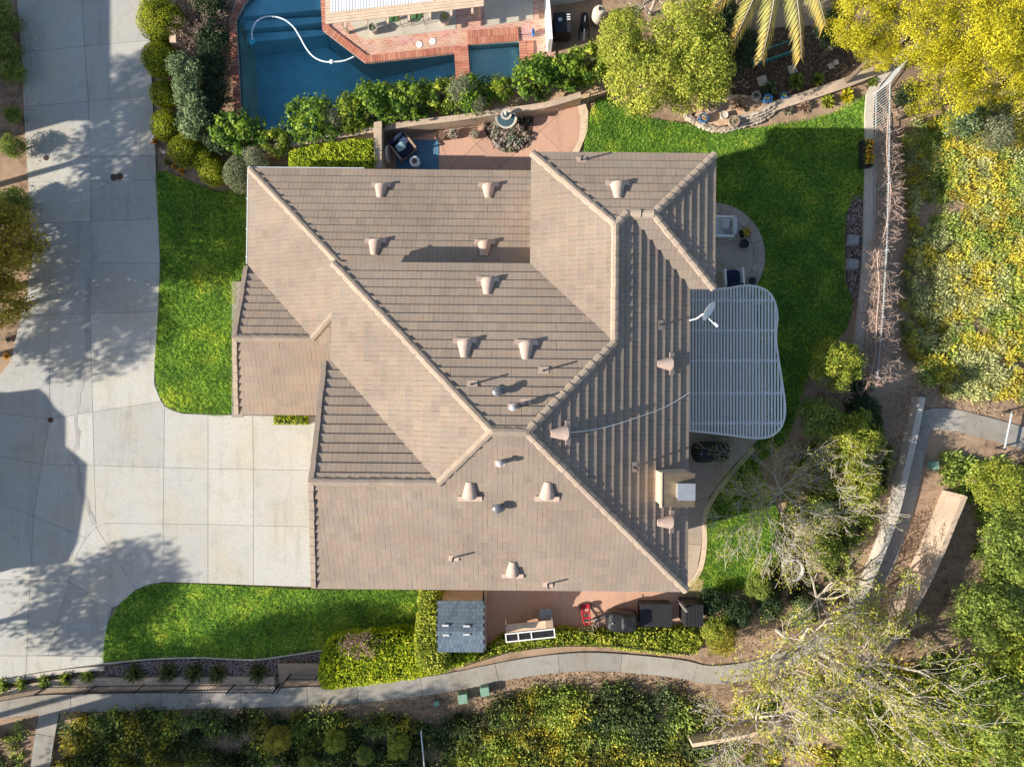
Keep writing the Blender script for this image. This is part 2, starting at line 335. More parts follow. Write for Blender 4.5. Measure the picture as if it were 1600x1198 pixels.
def crown(key, mat, rx, ry, rz, clumps, per, leaf, cr=0.38, up=0.5, holes=0.0, aspect=1.9):
    if key in _cm: return _cm[key]
    d = dirs(clumps, up); rad = 0.45 + 0.55 * RNG.random(clumps) ** 0.5
    C = d * rad[:, None] * np.array([rx, ry, rz]) * (1 - cr * 0.45)
    Qs = []; Rn = []; mr = min(rx, ry, rz)
    for c in C:
        k = int(per * RNG.uniform(0.5, 1.4)); r = cr * mr * RNG.uniform(0.6, 1.35)
        dd = dirs(k, 0.6); rr = r * (0.55 + 0.45 * RNG.random(k) ** 0.6)
        P = c + dd * rr[:, None] * np.array([1.15, 1.15, 0.9])
        base = RNG.uniform(0.15, 0.75)
        Qs.append(leaf_arrays(P, dd + np.array([0, 0, 0.7]), leaf * RNG.uniform(0.45, 1.5, k), aspect)); Rn.append(base + RNG.normal(0, 0.24, k))
    _cm[key] = quads_mesh(key, np.concatenate(Qs), np.concatenate(Rn), mat); return _cm[key]
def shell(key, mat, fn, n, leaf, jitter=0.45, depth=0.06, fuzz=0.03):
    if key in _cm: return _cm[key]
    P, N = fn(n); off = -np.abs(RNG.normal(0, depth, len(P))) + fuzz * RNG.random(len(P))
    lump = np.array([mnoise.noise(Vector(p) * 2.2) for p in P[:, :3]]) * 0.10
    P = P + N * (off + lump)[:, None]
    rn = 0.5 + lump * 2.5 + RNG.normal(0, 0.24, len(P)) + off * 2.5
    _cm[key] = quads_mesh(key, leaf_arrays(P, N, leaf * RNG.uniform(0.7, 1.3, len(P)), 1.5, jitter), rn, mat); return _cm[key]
def ball_fn(rx, ry, rz):
    def f(n):
        d = dirs(n, 0.25); d = d[d[:, 2] > -0.75]; P = d * np.array([rx, ry, rz]); N = d / np.array([rx, ry, rz]); N /= np.linalg.norm(N, axis=1, keepdims=True); return P, N
    return f
def hedge_fn(poly, h, rnd=0.25):
    pl = np.array([p[:2] for p in poly]); per = np.linalg.norm(np.roll(pl, -1, 0) - pl, axis=1); A = abs(area2(poly)) / 2
    ccw = area2(poly) > 0
    def f(n):
        nt = int(n * A / (A + per.sum() * h)); T = sample_poly(poly, nt); q = np.roll(pl, -1, 0)
        dmin = np.full(len(T), 9.0)
        for a, b in zip(pl, q):
            ab = b - a; t = np.clip(((T - a) @ ab) / (ab @ ab + 1e-9), 0, 1); dmin = np.minimum(dmin, np.linalg.norm(T - a - t[:, None] * ab, axis=1))
        k = np.clip(1 - dmin / rnd, 0, 1)
        P = [np.c_[T, h - rnd * (1 - np.sqrt(np.maximum(0, 1 - k ** 2))) * 0.9]]; N = [np.tile([0, 0, 1.0], (len(T), 1))]
        e = RNG.choice(len(pl), n - nt, p=per / per.sum()); t = RNG.random(n - nt)[:, None]
        S = pl[e] * (1 - t) + q[e] * t; dv = (q - pl)[e]; nn = np.c_[dv[:, 1], -dv[:, 0]] * (1 if ccw else -1); nn /= np.linalg.norm(nn, axis=1, keepdims=True) + 1e-9
        P.append(np.c_[S, RNG.random(n - nt) * (h - rnd * 0.8)]); N.append(np.c_[nn, np.full(n - nt, 0.25)])
        return np.concatenate(P), np.concatenate(N)
    return f
def branches(mb, pos, d, length, rad, depth, tips, spread=0.7, kids=(2, 4), up=0.12, seg=4, shrink=0.68, twig=0.006, jit=0.16):
    n = 4 if depth > 1 else 3; pts = [Vector(pos)]; dd = Vector(d).normalized()
    for i in range(n):
        dd = (dd + Vector((random.gauss(0, jit), random.gauss(0, jit), random.gauss(0, jit) + up * 0.5))).normalized(); pts.append(pts[-1] + dd * length / n)
    r1 = max(twig, rad * (0.62 if depth > 0 else 0.4)); mb.tube(pts, [rad + (r1 - rad) * i / n for i in range(n + 1)], seg if depth > 1 else 3, cap=False)
    if depth == 0: tips.append((pts[-1], dd)); tips.append((pts[-2], dd)); return
    for k in range(random.randint(*kids)):
        j = random.choice(range(1, n + 1)) if k else n
        ax = Vector((random.gauss(0, 1), random.gauss(0, 1), random.gauss(0, 0.7))); ax -= ax.dot(dd) * dd; ax.normalize()
        nd = (dd + ax * random.uniform(0.4, 1.0) * spread + Vector((0, 0, up))).normalized()
        branches(mb, pts[j], nd, length * shrink * random.uniform(0.75, 1.2), max(twig, r1 * random.uniform(0.6, 0.85)), depth - 1, tips, spread, kids, up, seg, shrink, twig, jit)
def trunk_mb(h, r, crown_r, n=6):
    mb = MB(); top = Vector((random.gauss(0, 0.05), random.gauss(0, 0.05), h))
    mb.tube([(0, 0, -0.1), (0.02, 0.01, h * 0.5), top], [r * 1.25, r, r * 0.8], 7)
    for k in range(n):
        a = 2 * math.pi * k / n + random.random(); e = top + Vector((math.cos(a) * crown_r * 0.6, math.sin(a) * crown_r * 0.6, crown_r * random.uniform(0.1, 0.6)))
        mb.tube([top - Vector((0, 0, h * 0.2 * random.random())), (top + e) / 2 + Vector((0, 0, 0.1)), e], [r * 0.55, r * 0.4, r * 0.15], 5)
    return mb
def plant(name, label, cat, px, py, zc, mesh, group=None, s=1.0, rz=None, trunk=None, sz=None, bark='bark'):
    p = G(px, py, zc); t = thing(name, label, cat, (p.x, p.y, ground(p.x, p.y)), 0, group); g = t.location.z
    c = link('crown', mesh, t, (0, 0, zc - g)); c.rotation_euler.z = random.random() * 6.28 if rz is None else rz; c.scale = (s, s, s if sz is None else sz)
    h = max(0.15, (zc - g) * 0.85); r, cr = trunk or (0.05, 0.5 * s)
    trunk_mb(h, r, cr, 5).build('trunk', M[bark], t, True); return t

# ------------------------------------------------------------------ terrain
WALLX = 15.35
def sst(x, a, b): t = min(1, max(0, (x - a) / (b - a))); return t * t * (3 - 2 * t)
def ground(x, y): return -0.06 - 0.45 * sst(x, 15.4, 16.0) * sst(y, 0.2, 1.6) * (1 - sst(y, 11.6, 13.0)) - 0.25 * sst(-y, 14.2, 15.2)
POOL = G2([(369, 32), (382, 6), (410, -22), (500, -22), (504, 48), (571, 99), (714, 83), (717, 112), (640, 140), (560, 165), (480, 200), (420, 206), (378, 196)])
SPA = G2([(731, 71), (811, 65), (814, 122), (735, 126)])
def terrain():
    ax = np.concatenate([[-300, -150, -80, -50, -36], np.arange(-30, 30.01, 0.3), [36, 50, 80, 150, 300]])
    ay = np.concatenate([[-300, -150, -80, -50, -30], np.arange(-24, 24.01, 0.3), [30, 50, 80, 150, 300]])
    X, Y = np.meshgrid(ax, ay, indexing='ij'); P = np.c_[X.ravel(), Y.ravel()]
    inn = in_poly(P, POOL) | in_poly(P, SPA); nx, ny = len(ax), len(ay)
    Z = np.array([ground(x, y) + (0.03 * mnoise.noise(Vector((x * 0.9, y * 0.9, 0))) - 0.03) for x, y in P])
    fs = []
    for i in range(nx - 1):
        for j in range(ny - 1):
            q = (i * ny + j, (i + 1) * ny + j, (i + 1) * ny + j + 1, i * ny + j + 1)
            if not any(inn[k] for k in q): fs.append(q)
    me = bpy.data.meshes.new('ground'); me.from_pydata(np.c_[P, Z].tolist(), [], fs); me.materials.append(M['soil']); me.update()
    me.polygons.foreach_set('use_smooth', [True] * len(me.polygons))
    tag(link('ground', me), kind='structure', label='brown bare soil under the gardens and slopes')
terrain()
def sheet(name, pts_px, z, mat, n=0, thick=0.10, world=None):
    poly = world or G2(pts_px, z)
    if n: poly = smooth_poly(poly, n)
    o = MB().prism(poly, z - thick, z).build(name, mat); tag(o, kind='structure'); return o, poly

# driveway: every slab its own piece over a dark joint bed
drive_out = [(27, 0), (35, 100), (40, 230), (45, 300), (47, 350), (51, 400), (42, 450), (33, 492), (22, 545), (8, 590), (-30, 640), (-60, 1070), (60, 1051), (162, 1037), (163, 1005), (168, 975), (185, 945), (212, 921), (255, 909), (510, 917), (510, 650), (285, 646), (262, 637), (248, 620), (241, 590), (242, 563), (247, 487), (250, 411), (247, 342), (243, 243), (237, 150), (233, 63), (218, -30), (24, -30)]
drv, _ = sheet('driveway', drive_out, -0.012, M['joint'], 0, 0.12); drv['label'] = 'pale concrete driveway of large jointed slabs'
rows = [((24, -25), (218, -25)), ((33, 82), (235, 63)), ((37, 167), (238, 150)), ((41, 247), (243, 243)), ((44, 285), (244, 281)), ((46, 349), (247, 342)), ((50, 410), (250, 411)), ((33, 493), (247, 487)), ((15, 566), (242, 563))]
midx = [126, 132, 138, 142, 142, 141, 141, 141, 143]
slabs = []
for i in range(8):
    (a, b), (c, d) = rows[i], rows[i + 1]
    ym = lambda r, x: r[0][1] + (r[1][1] - r[0][1]) * (x - r[0][0]) / (r[1][0] - r[0][0])
    m0, m1 = (midx[i], ym(rows[i], midx[i])), (midx[i + 1], ym(rows[i + 1], midx[i + 1]))
    if i < 6: slabs.append([a, m0, m1, c])
    else:
        q0, q1 = (77, ym(rows[i], 77)), (77, ym(rows[i + 1], 77)); slabs += [[a, q0, q1, c], [q0, m0, m1, q1]]
    slabs.append([m0, b, d, m1])
slabs += [[(15, 566), (77, 565), (78, 655), (-30, 642), (-20, 610)], [(77, 565), (143, 564), (145, 643), (78, 655)], [(143, 564), (242, 563), (241, 600), (252, 627), (145, 643)],
 [(-30, 642), (78, 655), (65, 725), (-30, 707)], [(78, 655), (145, 643), (147, 727), (65, 725)], [(145, 643), (252, 627), (257, 634), (256, 730), (147, 727)],
 [(257, 634), (268, 641), (285, 646), (325, 648), (325, 732), (256, 730)], [(325, 648), (395, 649), (396, 733), (325, 732)], [(395, 649), (510, 650), (510, 735), (396, 733)],
 [(-30, 707), (65, 725), (52, 806), (-30, 777)], [(65, 725), (147, 727), (150, 823), (135, 840), (52, 806)], [(147, 727), (256, 730), (255, 818), (168, 817), (150, 823)],
 [(256, 730), (325, 732), (325, 819), (255, 818)], [(325, 732), (396, 733), (396, 821), (325, 819)], [(396, 733), (510, 735), (510, 823), (396, 821)],
 [(-30, 777), (52, 806), (47, 906), (-30, 905)], [(52, 806), (135, 840), (122, 862), (108, 908), (47, 906)], [(150, 823), (168, 817), (255, 818), (255, 909), (235, 912), (212, 921)],
 [(135, 840), (150, 823), (212, 921), (185, 945), (175, 948), (108, 908), (122, 862)], [(255, 818), (325, 819), (325, 911), (255, 909)], [(325, 819), (396, 821), (396, 914), (325, 911)], [(396, 821), (510, 823), (510, 917), (396, 914)],
 [(-30, 905), (47, 906), (42, 1024), (-30, 1024)], [(47, 906), (108, 908), (75, 1023), (42, 1024)], [(108, 908), (175, 948), (168, 975), (163, 1005), (162, 1025), (75, 1023)],
 [(-30, 1024), (42, 1024), (40, 1054), (-30, 1065)], [(42, 1024), (162, 1025), (162, 1036), (60, 1050), (40, 1054)]]
for s_ in slabs: MB().prism(inset(G2(s_), 0.006), -0.11, random.uniform(-0.002, 0.003)).build('slab', M['conc'], drv, bevel=0.006)
def ribbon(pts, w0, w1=None):
    pts = [Vector(p[:2]) for p in pts]; n = len(pts); L = []; Rr = []
    for i, p in enumerate(pts):
        d = (pts[min(i + 1, n - 1)] - pts[max(i - 1, 0)]).normalized(); q = Vector((-d.y, d.x)); w = w0 if w1 is None else w0 + (w1 - w0) * i / (n - 1)
        L.append(p + q * w / 2); Rr.append(p - q * w / 2)
    return L, Rr
stp = smooth_poly(G2([(137, 360), (146, 400), (138, 440), (134, 500), (136, 545), (129, 575), (122, 615), (118, 650), (121, 690), (113, 710), (121, 730), (123, 760), (136, 790), (146, 820)]), 5, False)
L_, R_ = ribbon(stp, 0.13); n_ = len(stp)
L_ = [l + (l - r).normalized() * random.uniform(0.0, 0.14) for l, r in zip(L_, R_)]
MB().add([(*p, 0.006) for p in L_ + R_], [(i, i + 1, n_ + i + 1, n_ + i) for i in range(n_ - 1)]).build('water_stain', M['stain'], drv)
for px, py, r in ((72, 247, .10), (178, 277, .13), (187, 276, .13), (79, 656, .10)):
    t = thing('drain_cover', {72: 'small dark iron drain cover beside the upper left driveway joint', 178: 'left rusty cover of the pair set in the driveway', 187: 'right rusty cover of the pair set in the driveway', 79: 'dark round drain cover where driveway joints meet low on left'}[px], 'drain cover', G(px, py, 0.0), 0, 'covers in the driveway')
    MB().lathe([(r * 1.2, 0.002), (r * 1.2, 0.009), (r, 0.011), (r, 0.006), (r * 0.9, 0.012)], (0, 0, 0), 16).build('rim', M['rust'], t)
    g = MB()
    for k in range(-2, 3): g.box((k * r * 0.33, 0, 0.014), (r * 0.12, r * 1.5, 0.006))
    g.build('grating', M['dark'], t)

# lawns
arc = lambda cx, cy, r, a0, a1, n=22: [(cx + r * math.cos(R(a0 + (a1 - a0) * i / n)), cy - r * math.sin(R(a0 + (a1 - a0) * i / n))) for i in range(n + 1)]
BACKPATIO = [(1040, 440), (1150, 448), (1180, 480), (1190, 560), (1198, 640), (1190, 682), (1168, 705), (1135, 740), (1110, 775), (1098, 805), (1097, 850), (1090, 890), (1072, 918), (1030, 918)]
ROUND = arc(1112, 400, 84, 96, -45) + [(1170, 470), (1040, 470), (1040, 316)]
NOGRASS = [G2(BACKPATIO), G2(ROUND), G2([(1000, 260), (1090, 260), (1090, 480), (1000, 480)]), G2([(890, 262), (1050, 262), (1050, 700), (890, 700)]), G2([(385, 300), (420, 300), (420, 660), (385, 660)])]
def lawn(name, label, pts, n=5, dens=1700, h=0.055):
    o, poly = sheet(name, pts, -0.03, M['dirtlawn'], n, 0.07); o['label'] = label
    A = abs(area2(poly)) / 2; P = sample_poly(poly, int(A * dens))
    for ex in NOGRASS: P = P[~in_poly(P, ex)]
    k = len(P)
    a = RNG.random(k) * 6.283; L = RNG.uniform(0.6, 1.35, k) * h; w = RNG.uniform(0.007, 0.014, k)
    tip = np.c_[P + RNG.normal(0, 0.028, (k, 2)), L]; u = np.c_[np.cos(a) * w, np.sin(a) * w, np.zeros(k)]; b = np.c_[P, np.full(k, -0.03)]
    n1 = np.array([mnoise.noise(Vector((p[0] * 1.3, p[1] * 1.3, 3))) for p in P]); n2 = np.array([mnoise.noise(Vector((p[0] * 7, p[1] * 7, 9))) for p in P])
    rn = 0.46 + RNG.normal(0, 0.18, k) + 0.30 * n1 + 0.34 * n2; tip[:, 2] *= 1 + 0.55 * n2
    g = link('grass_blades', quads_mesh('grass_blades', np.stack([b - u, b + u, tip], 1), rn, M['grass']), o); g['kind'] = 'stuff'
LAWN1 = [(246, 268), (300, 285), (345, 300), (400, 300), (400, 430), (372, 440), (366, 560), (364, 645), (300, 645), (268, 639), (250, 618), (242, 575), (246, 510), (250, 440), (251, 400), (247, 330)]
lawn('lawn', 'green lawn between the driveway and the house, half in shade', LAWN1, 3)
lawn('lawn', 'curved front lawn below the garage driveway', [(163, 1034), (163, 1005), (168, 975), (186, 945), (213, 922), (256, 910), (400, 916), (520, 921), (655, 921), (656, 990), (600, 1000), (505, 1015), (440, 1024), (395, 1028), (350, 1028), (310, 1026), (240, 1028)], 3)
lawn('lawn', 'large back lawn right of the house, mostly in its shadow', [(912, 240), (935, 150), (1000, 182), (1065, 192), (1110, 202), (1165, 202), (1225, 192), (1300, 176), (1352, 148), (1354, 300), (1338, 310), (1322, 335), (1320, 380), (1320, 440), (1332, 470), (1322, 515), (1292, 545), (1262, 590), (1245, 640), (1228, 690), (1190, 720), (1150, 770), (1060, 600), (1050, 400), (1000, 250)], 2)
lawn('lawn', 'small sunlit lawn below the bare tree by the lower right corner', [(1165, 705), (1215, 800), (1218, 868), (1190, 905), (1140, 926), (1082, 932), (1060, 925), (1098, 885), (1103, 840), (1098, 800), (1120, 755)], 3)

# ------------------------------------------------------------------ paving round the house
sheet('side_yard', [(655, 905), (1100, 905), (1085, 985), (760, 1010), (655, 985)], 0.004, M['terra'])[0]['label'] = 'terracotta coloured concrete side yard below the garage'
sheet('entry_strip', [(362, 440), (380, 440), (380, 652), (362, 652)], 0.012, M['walk'])
pat, patpoly = sheet('terrace', [(592, 290), (592, 226), (700, 203), (760, 196), (832, 178), (902, 160), (907, 185), (905, 215), (890, 245), (880, 300)], -0.004, M['joint'])
pat['label'] = 'terracotta concrete terrace with diagonal joints above the house'
def cut_poly(poly, p, nrm):
    out = [[], []]
    for side, sg in ((0, 1), (1, -1)):
        n = len(poly)
        for i in range(n):
            a, b = poly[i], poly[(i + 1) % n]; da = sg * ((a[0] - p[0]) * nrm[0] + (a[1] - p[1]) * nrm[1]); db = sg * ((b[0] - p[0]) * nrm[0] + (b[1] - p[1]) * nrm[1])
            if da >= 0: out[side].append(a)
            if da * db < 0: t = da / (da - db); out[side].append((a[0] + (b[0] - a[0]) * t, a[1] + (b[1] - a[1]) * t))
    return [o for o in out if len(o) > 2 and abs(area2(o)) > 0.02]
pieces = [patpoly]
for (x0, y0, x1, y1) in ((705, 263, 745, 225), (745, 225, 790, 268), (778, 264, 850, 200), (830, 190, 900, 260), (690, 225, 706, 264)):
    a, b = G(x0, y0), G(x1, y1); nr = (-(b.y - a.y), b.x - a.x); pieces = [q for p in pieces for q in cut_poly(p, a, nr)]
for q in pieces: MB().prism(inset(q, 0.008), -0.08, 0.003).build('slab', M['terra'], pat, bevel=0.005)
sheet('terrace_edging', [(902, 160), (914, 159), (919, 175), (918, 205), (904, 240), (890, 245), (905, 215), (907, 185)], 0.02, M['edge'], 0)[0]['label'] = 'tan edging band along the right of the terrace'
rp, _ = sheet('round_patio', ROUND, -0.012, M['joint'], 0, 0.08); rp['label'] = 'half round stamped concrete patio right of the house'
cx, cy = 1112, 400; inner = 66
for k in range(11):
    a0 = 92 - k * 12.5; MB().prism(inset(G2(arc(cx, cy, 84, a0, a0 - 12.5, 4) + arc(cx, cy, inner, a0 - 12.5, a0, 4)), 0.008), -0.07, 0.004).build('edge_stone', M['flag'], rp, bevel=0.006)
wed = G2(arc(cx, cy, inner, 92, -45, 24) + [(1150, 468), (1040, 468), (1040, 332)]); pieces = [wed]
for (x0, y0, x1, y1) in ((1112, 385, 1170, 372), (1112, 400, 1160, 445), (1112, 385, 1140, 330)):
    a, b = G(x0, y0), G(x1, y1); pieces = [q for p in pieces for q in cut_poly(p, a, (-(b.y - a.y), b.x - a.x))]
for q in pieces: MB().prism(inset(q, 0.01), -0.07, 0.003).build('slab', M['flag'], rp, bevel=0.006)
bp, bpoly = sheet('back_patio', BACKPATIO, -0.018, M['joint'], 0, 0.07)
bp['label'] = 'stamped concrete patio under the pergola and past the covered grill'
pieces = [inset(bpoly, 0.01)]
for (x0, y0, x1, y1) in ((1040, 560, 1228, 560), (1040, 690, 1228, 675), (1060, 790, 1110, 775), (1130, 440, 1128, 640), (1085, 850, 1110, 852)):
    a, b = G(x0, y0), G(x1, y1); pieces = [q for p in pieces for q in cut_poly(p, a, (-(b.y - a.y), b.x - a.x))]
for q in pieces: MB().prism(inset(q, 0.008), -0.08, -0.004).build('slab', M['flag'], bp, bevel=0.006)
L_, R_ = ribbon(smooth_poly(G2([(1178, 700), (1140, 743), (1113, 780), (1101, 810), (1101, 850), (1093, 892), (1070, 922)]), 5, False), 0.2)
MB().prism([tuple(p) for p in L_ + R_[::-1]], -0.08, 0.012).build('edging', M['edge'], bp)

# sidewalk along the bottom and path on the right
def slab_walk(name, label, pts, w, z, mat, step=5):
    L, Rr = ribbon(smooth_poly(G2(pts, z), 4, False), w)
    base = tag(MB().prism([tuple(p) for p in L + Rr[::-1]], z - 0.09, z - 0.012).build(name, M['joint']), label, kind='structure')
    for i in range(0, len(L) - 1, step):
        j = min(i + step, len(L) - 1); MB().prism(inset([tuple(p) for p in L[i:j + 1] + Rr[i:j + 1][::-1]], 0.008), z - 0.08, z).build('slab', mat, base, bevel=0.006)
    return base
slab_walk('sidewalk', 'curving concrete sidewalk along the bottom of the garden', [(-40, 1112), (80, 1099), (200, 1096), (300, 1093), (400, 1091), (480, 1087), (540, 1085), (620, 1077), (700, 1066), (800, 1046), (873, 1036), (944, 1034), (1058, 1044), (1110, 1054), (1180, 1046), (1250, 1022), (1310, 985), (1350, 930)], 0.80, -0.02, M['walk'])
slab_walk('path', 'narrow concrete path beside the low curved wall', [(1345, 935), (1375, 890), (1397, 835), (1412, 790), (1422, 745), (1430, 700), (1442, 662), (1480, 655), (1540, 668), (1620, 690)], 0.95, -0.03, M['walk'])
slab_walk('footpath', 'short concrete footpath leaving the sidewalk at the lower left', [(78, 1105), (72, 1140), (66, 1175), (60, 1230)], 0.85, -0.04, M['walk'])

# ------------------------------------------------------------------ the house
TP = 0.45; ZL, ZU = 2.5, 5.6; EXPO = 0.335
house = thing('house', 'large house with hipped tan concrete tile roofs on two levels', 'house', (0, 0, 0), R(-0.5))
W_, N_, E_, S_ = -6.29, 4.164, 6.156, -7.186
WW, WN, E2, E2S = 0.627, 8.06, 7.03, 3.38
# slope: name, eave coordinate, axis pointing up the slope, eave height, convex pieces (plan)
SL = [
 ((0, -1), 8.351, ZL, [[(-10.4, 8.351), (1.0, 8.351), (1.0, 3.75), (-5.8, 3.75)]]),
 ((1, 0), -10.4, ZL, [[(-10.4, 8.351), (-5.8, 3.75), (-5.8, 3.313), (-7.5, 1.613), (-10.4, 4.516)]]),
 ((0, -1), 4.516, ZL, [[(-10.52, 4.516), (-10.4, 4.516), (-7.5, 1.613), (-10.42, 1.613)]]),
 ((0, 1), -1.287, ZL, [[(-10.85, -1.287), (-7.5, -1.287), (-7.5, 1.613), (-10.42, 1.613)], [(-7.5, -1.287), (-5.8, -1.287), (-5.8, 3.313), (-7.5, 1.613)]]),
 ((0, -1), N_, ZU, [[(W_, N_), (WW, N_), (3.392, 1.399), (0.481, -1.511), (-0.615, -1.511)]]),
 ((1, 0), W_, ZU, [[(W_, N_), (-0.615, -1.511), (-2.341, -3.237), (W_, 0.712)]]),
 ((0, -1), 0.712, ZU, [[(-6.55, 0.712), (W_, 0.712), (-2.341, -3.237), (-6.47, -3.237)]]),
 ((0, 1), S_, ZU, [[(-6.88, S_), (-2.341, S_), (-2.341, -3.237), (-6.47, -3.237)], [(-2.341, S_), (E_, S_), (0.481, -1.511), (-0.615, -1.511), (-2.341, -3.237)]]),
 ((-1, 0), E_, ZU, [[(E_, S_), (E_, 1.399), (3.392, 1.399), (0.481, -1.511)], [(3.392, 1.399), (E_, 1.399), (E_, E2S), (3.816, 5.72), (3.392, 5.295)]]),
 ((1, 0), WW, ZU, [[(WW, WN), (3.392, 5.295), (3.392, 1.399), (WW, N_)]]),
 ((0, -1), WN, ZU, [[(WW, WN), (3.392, 5.295), (3.816, 5.72), (3.816, WN)], [(3.816, WN), (3.816, 5.72), (4.69, 5.72), (E2, WN)]]),
 ((-1, 0), E2, ZU, [[(E2, WN), (4.69, 5.72), (E2, E2S)]]),
 ((0, 1), E2S, ZU, [[(E_, E2S), (3.816, 5.72), (4.69, 5.72), (E2, E2S)]]),
]
def zof(sl, x, y): (ax, ay), e, z, _ = sl; return z + TP * ((x - e) * ax if ax else (y - e) * ay)
def clip(sub, cl):
    if area2(cl) < 0: cl = cl[::-1]
    out = sub
    for i in range(len(cl)):
        a, b = cl[i], cl[(i + 1) % len(cl)]; n = (-(b[1] - a[1]), b[0] - a[0]); inp = out; out = []
        for k in range(len(inp)):
            p, q = inp[k], inp[(k + 1) % len(inp)]; dp = (p[0] - a[0]) * n[0] + (p[1] - a[1]) * n[1]; dq = (q[0] - a[0]) * n[0] + (q[1] - a[1]) * n[1]
            if dp >= -1e-9: out.append(p)
            if (dp > 1e-9 and dq < -1e-9) or (dp < -1e-9 and dq > 1e-9): t = dp / (dp - dq); out.append((p[0] + (q[0] - p[0]) * t, p[1] + (q[1] - p[1]) * t))
        if len(out) < 3: return []
    return out if abs(area2(out)) > 0.003 else []
dk = MB()
for sl in SL:
    for pc in sl[3]: dk.prism(pc, lambda x, y: zof(sl, x, y) - 0.16, lambda x, y: zof(sl, x, y) - 0.004)
roof = dk.build('roof', M['deck'], house)
# tiles: laid course by course, half-lapped, butt ends proud of the course below
CP = math.cos(math.atan(TP)); SP = math.sin(math.atan(TP)); TW = 0.33
rest = MB(); rrnd = []; full = []
for si, sl in enumerate(SL):
    (ax, ay), e0, z0, pcs = sl; xs = [p for pc in pcs for p in pc]
    us = [(-p[0] * ay + p[1] * ax) for p in xs]; vs = [((p[0] - e0) * ax if ax else (p[1] - e0) * ay) for p in xs]; u0, u1, v1 = min(us), max(us), max(vs)
    ev = EXPO * CP; nr = int(v1 / ev) + 1
    def plan(u, v): return ((e0 + v * ax) if ax else -u * ay, (e0 + v * ay) if ay else u * ax)
    for r in range(nr):
        rowtone = random.gauss(0, 0.03)
        for c in range(int((u1 - u0) / TW) + 3):
            ua = u0 - TW + c * TW + (TW / 2 if r % 2 else 0) + random.uniform(-0.004, 0.004); va = r * ev - (0.03 if r == 0 else 0)
            tone = min(1, max(0, random.random() + rowtone)); dh = random.uniform(0, 0.0025)
            q = [plan(ua, va), plan(ua + TW, va), plan(ua + TW, (r + 1) * ev), plan(ua, (r + 1) * ev)]
            whole = any(abs(abs(area2(clip(q, pc))) - abs(area2(q))) < 1e-4 for pc in pcs)
            if whole:
                ctr = plan(ua + TW / 2, (r + 0.5) * ev); full.append((Vector((*ctr, zof(sl, *ctr))), si, ua, va, (r + 1) * ev, tone, dh)); continue
            for hseg in (0, 1):
                h0 = ua + hseg * TW / 2 + 0.0022; h1 = h0 + TW / 2 - 0.0044
                hq = [plan(h0, va), plan(h1, va), plan(h1, (r + 1) * ev + 0.01), plan(h0, (r + 1) * ev + 0.01)]
                for pc in pcs:
                    if r == 0: pc = [(p[0] - ax * (0.05 if abs((p[0] - e0) * ax if ax else 1) < 1e-6 else 0), p[1] - ay * (0.05 if abs((p[1] - e0) * ay if ay else 1) < 1e-6 else 0)) for p in pc]
                    cc = clip(hq, pc)
                    if not cc: continue
                    if area2(cc) < 0: cc = cc[::-1]
                    n = len(cc); b = []
                    for p in cc:
                        v = (p[0] - e0) * ax if ax else (p[1] - e0) * ay; s_ = 1 - (v - va) / (EXPO * CP); b.append((p[0], p[1], zof(sl, *p) + 0.012 + dh + 0.06 * s_))
                    rest.add([(p[0], p[1], zof(sl, *p) - 0.003) for p in cc] + b, [tuple(range(n, 2 * n))] + [(i, (i + 1) % n, n + (i + 1) % n, n + i) for i in range(n)]); rrnd += [tone] * (n + 1)
full.sort(key=lambda t: (t[0] - Vector((0, 0, CAM_H))).length)
def tile_geo(mb, f, org=None):
    _, si, ua, va, vb, tone, dh = f; sl = SL[si]; (ax, ay), e0, z0, _p = sl
    for hseg in (0, 1):
        h0 = ua + hseg * TW / 2 + 0.0022; h1 = h0 + TW / 2 - 0.0044; k = dh + (0.001 if hseg else 0)
        P = []
        for lift in (0, 1):
            for u, v in ((h0, va), (h1, va), (h1, vb + 0.01), (h0, vb + 0.01)):
                x = (e0 + v * ax) if ax else -u * ay; y = (e0 + v * ay) if ay else u * ax
                P.append(Vector((x, y, zof(sl, x, y) + (0.012 + k + 0.06 * (1 - (v - va) / (EXPO * CP)) if lift else -0.003))) - (org or Vector()))
        fs = [(4, 5, 6, 7), (0, 1, 5, 4), (1, 2, 6, 5), (3, 0, 4, 7)]
        mb.add(P, fs)
vmesh = {}
for f in full[:300]:
    key = (f[1], int(f[5] * 8))
    if key not in vmesh: m_ = MB(); tile_geo(m_, f, f[0]); vmesh[key] = m_.mesh('tile', M['tile'], rnd=f[5])
    link('tile', vmesh[key], roof, f[0])
for f in full[300:]: tile_geo(rest, f); rrnd += [f[5]] * 8
rt = rest.build('tile_field', M['tile'], roof, rnd=rrnd); rt['kind'] = 'stuff'
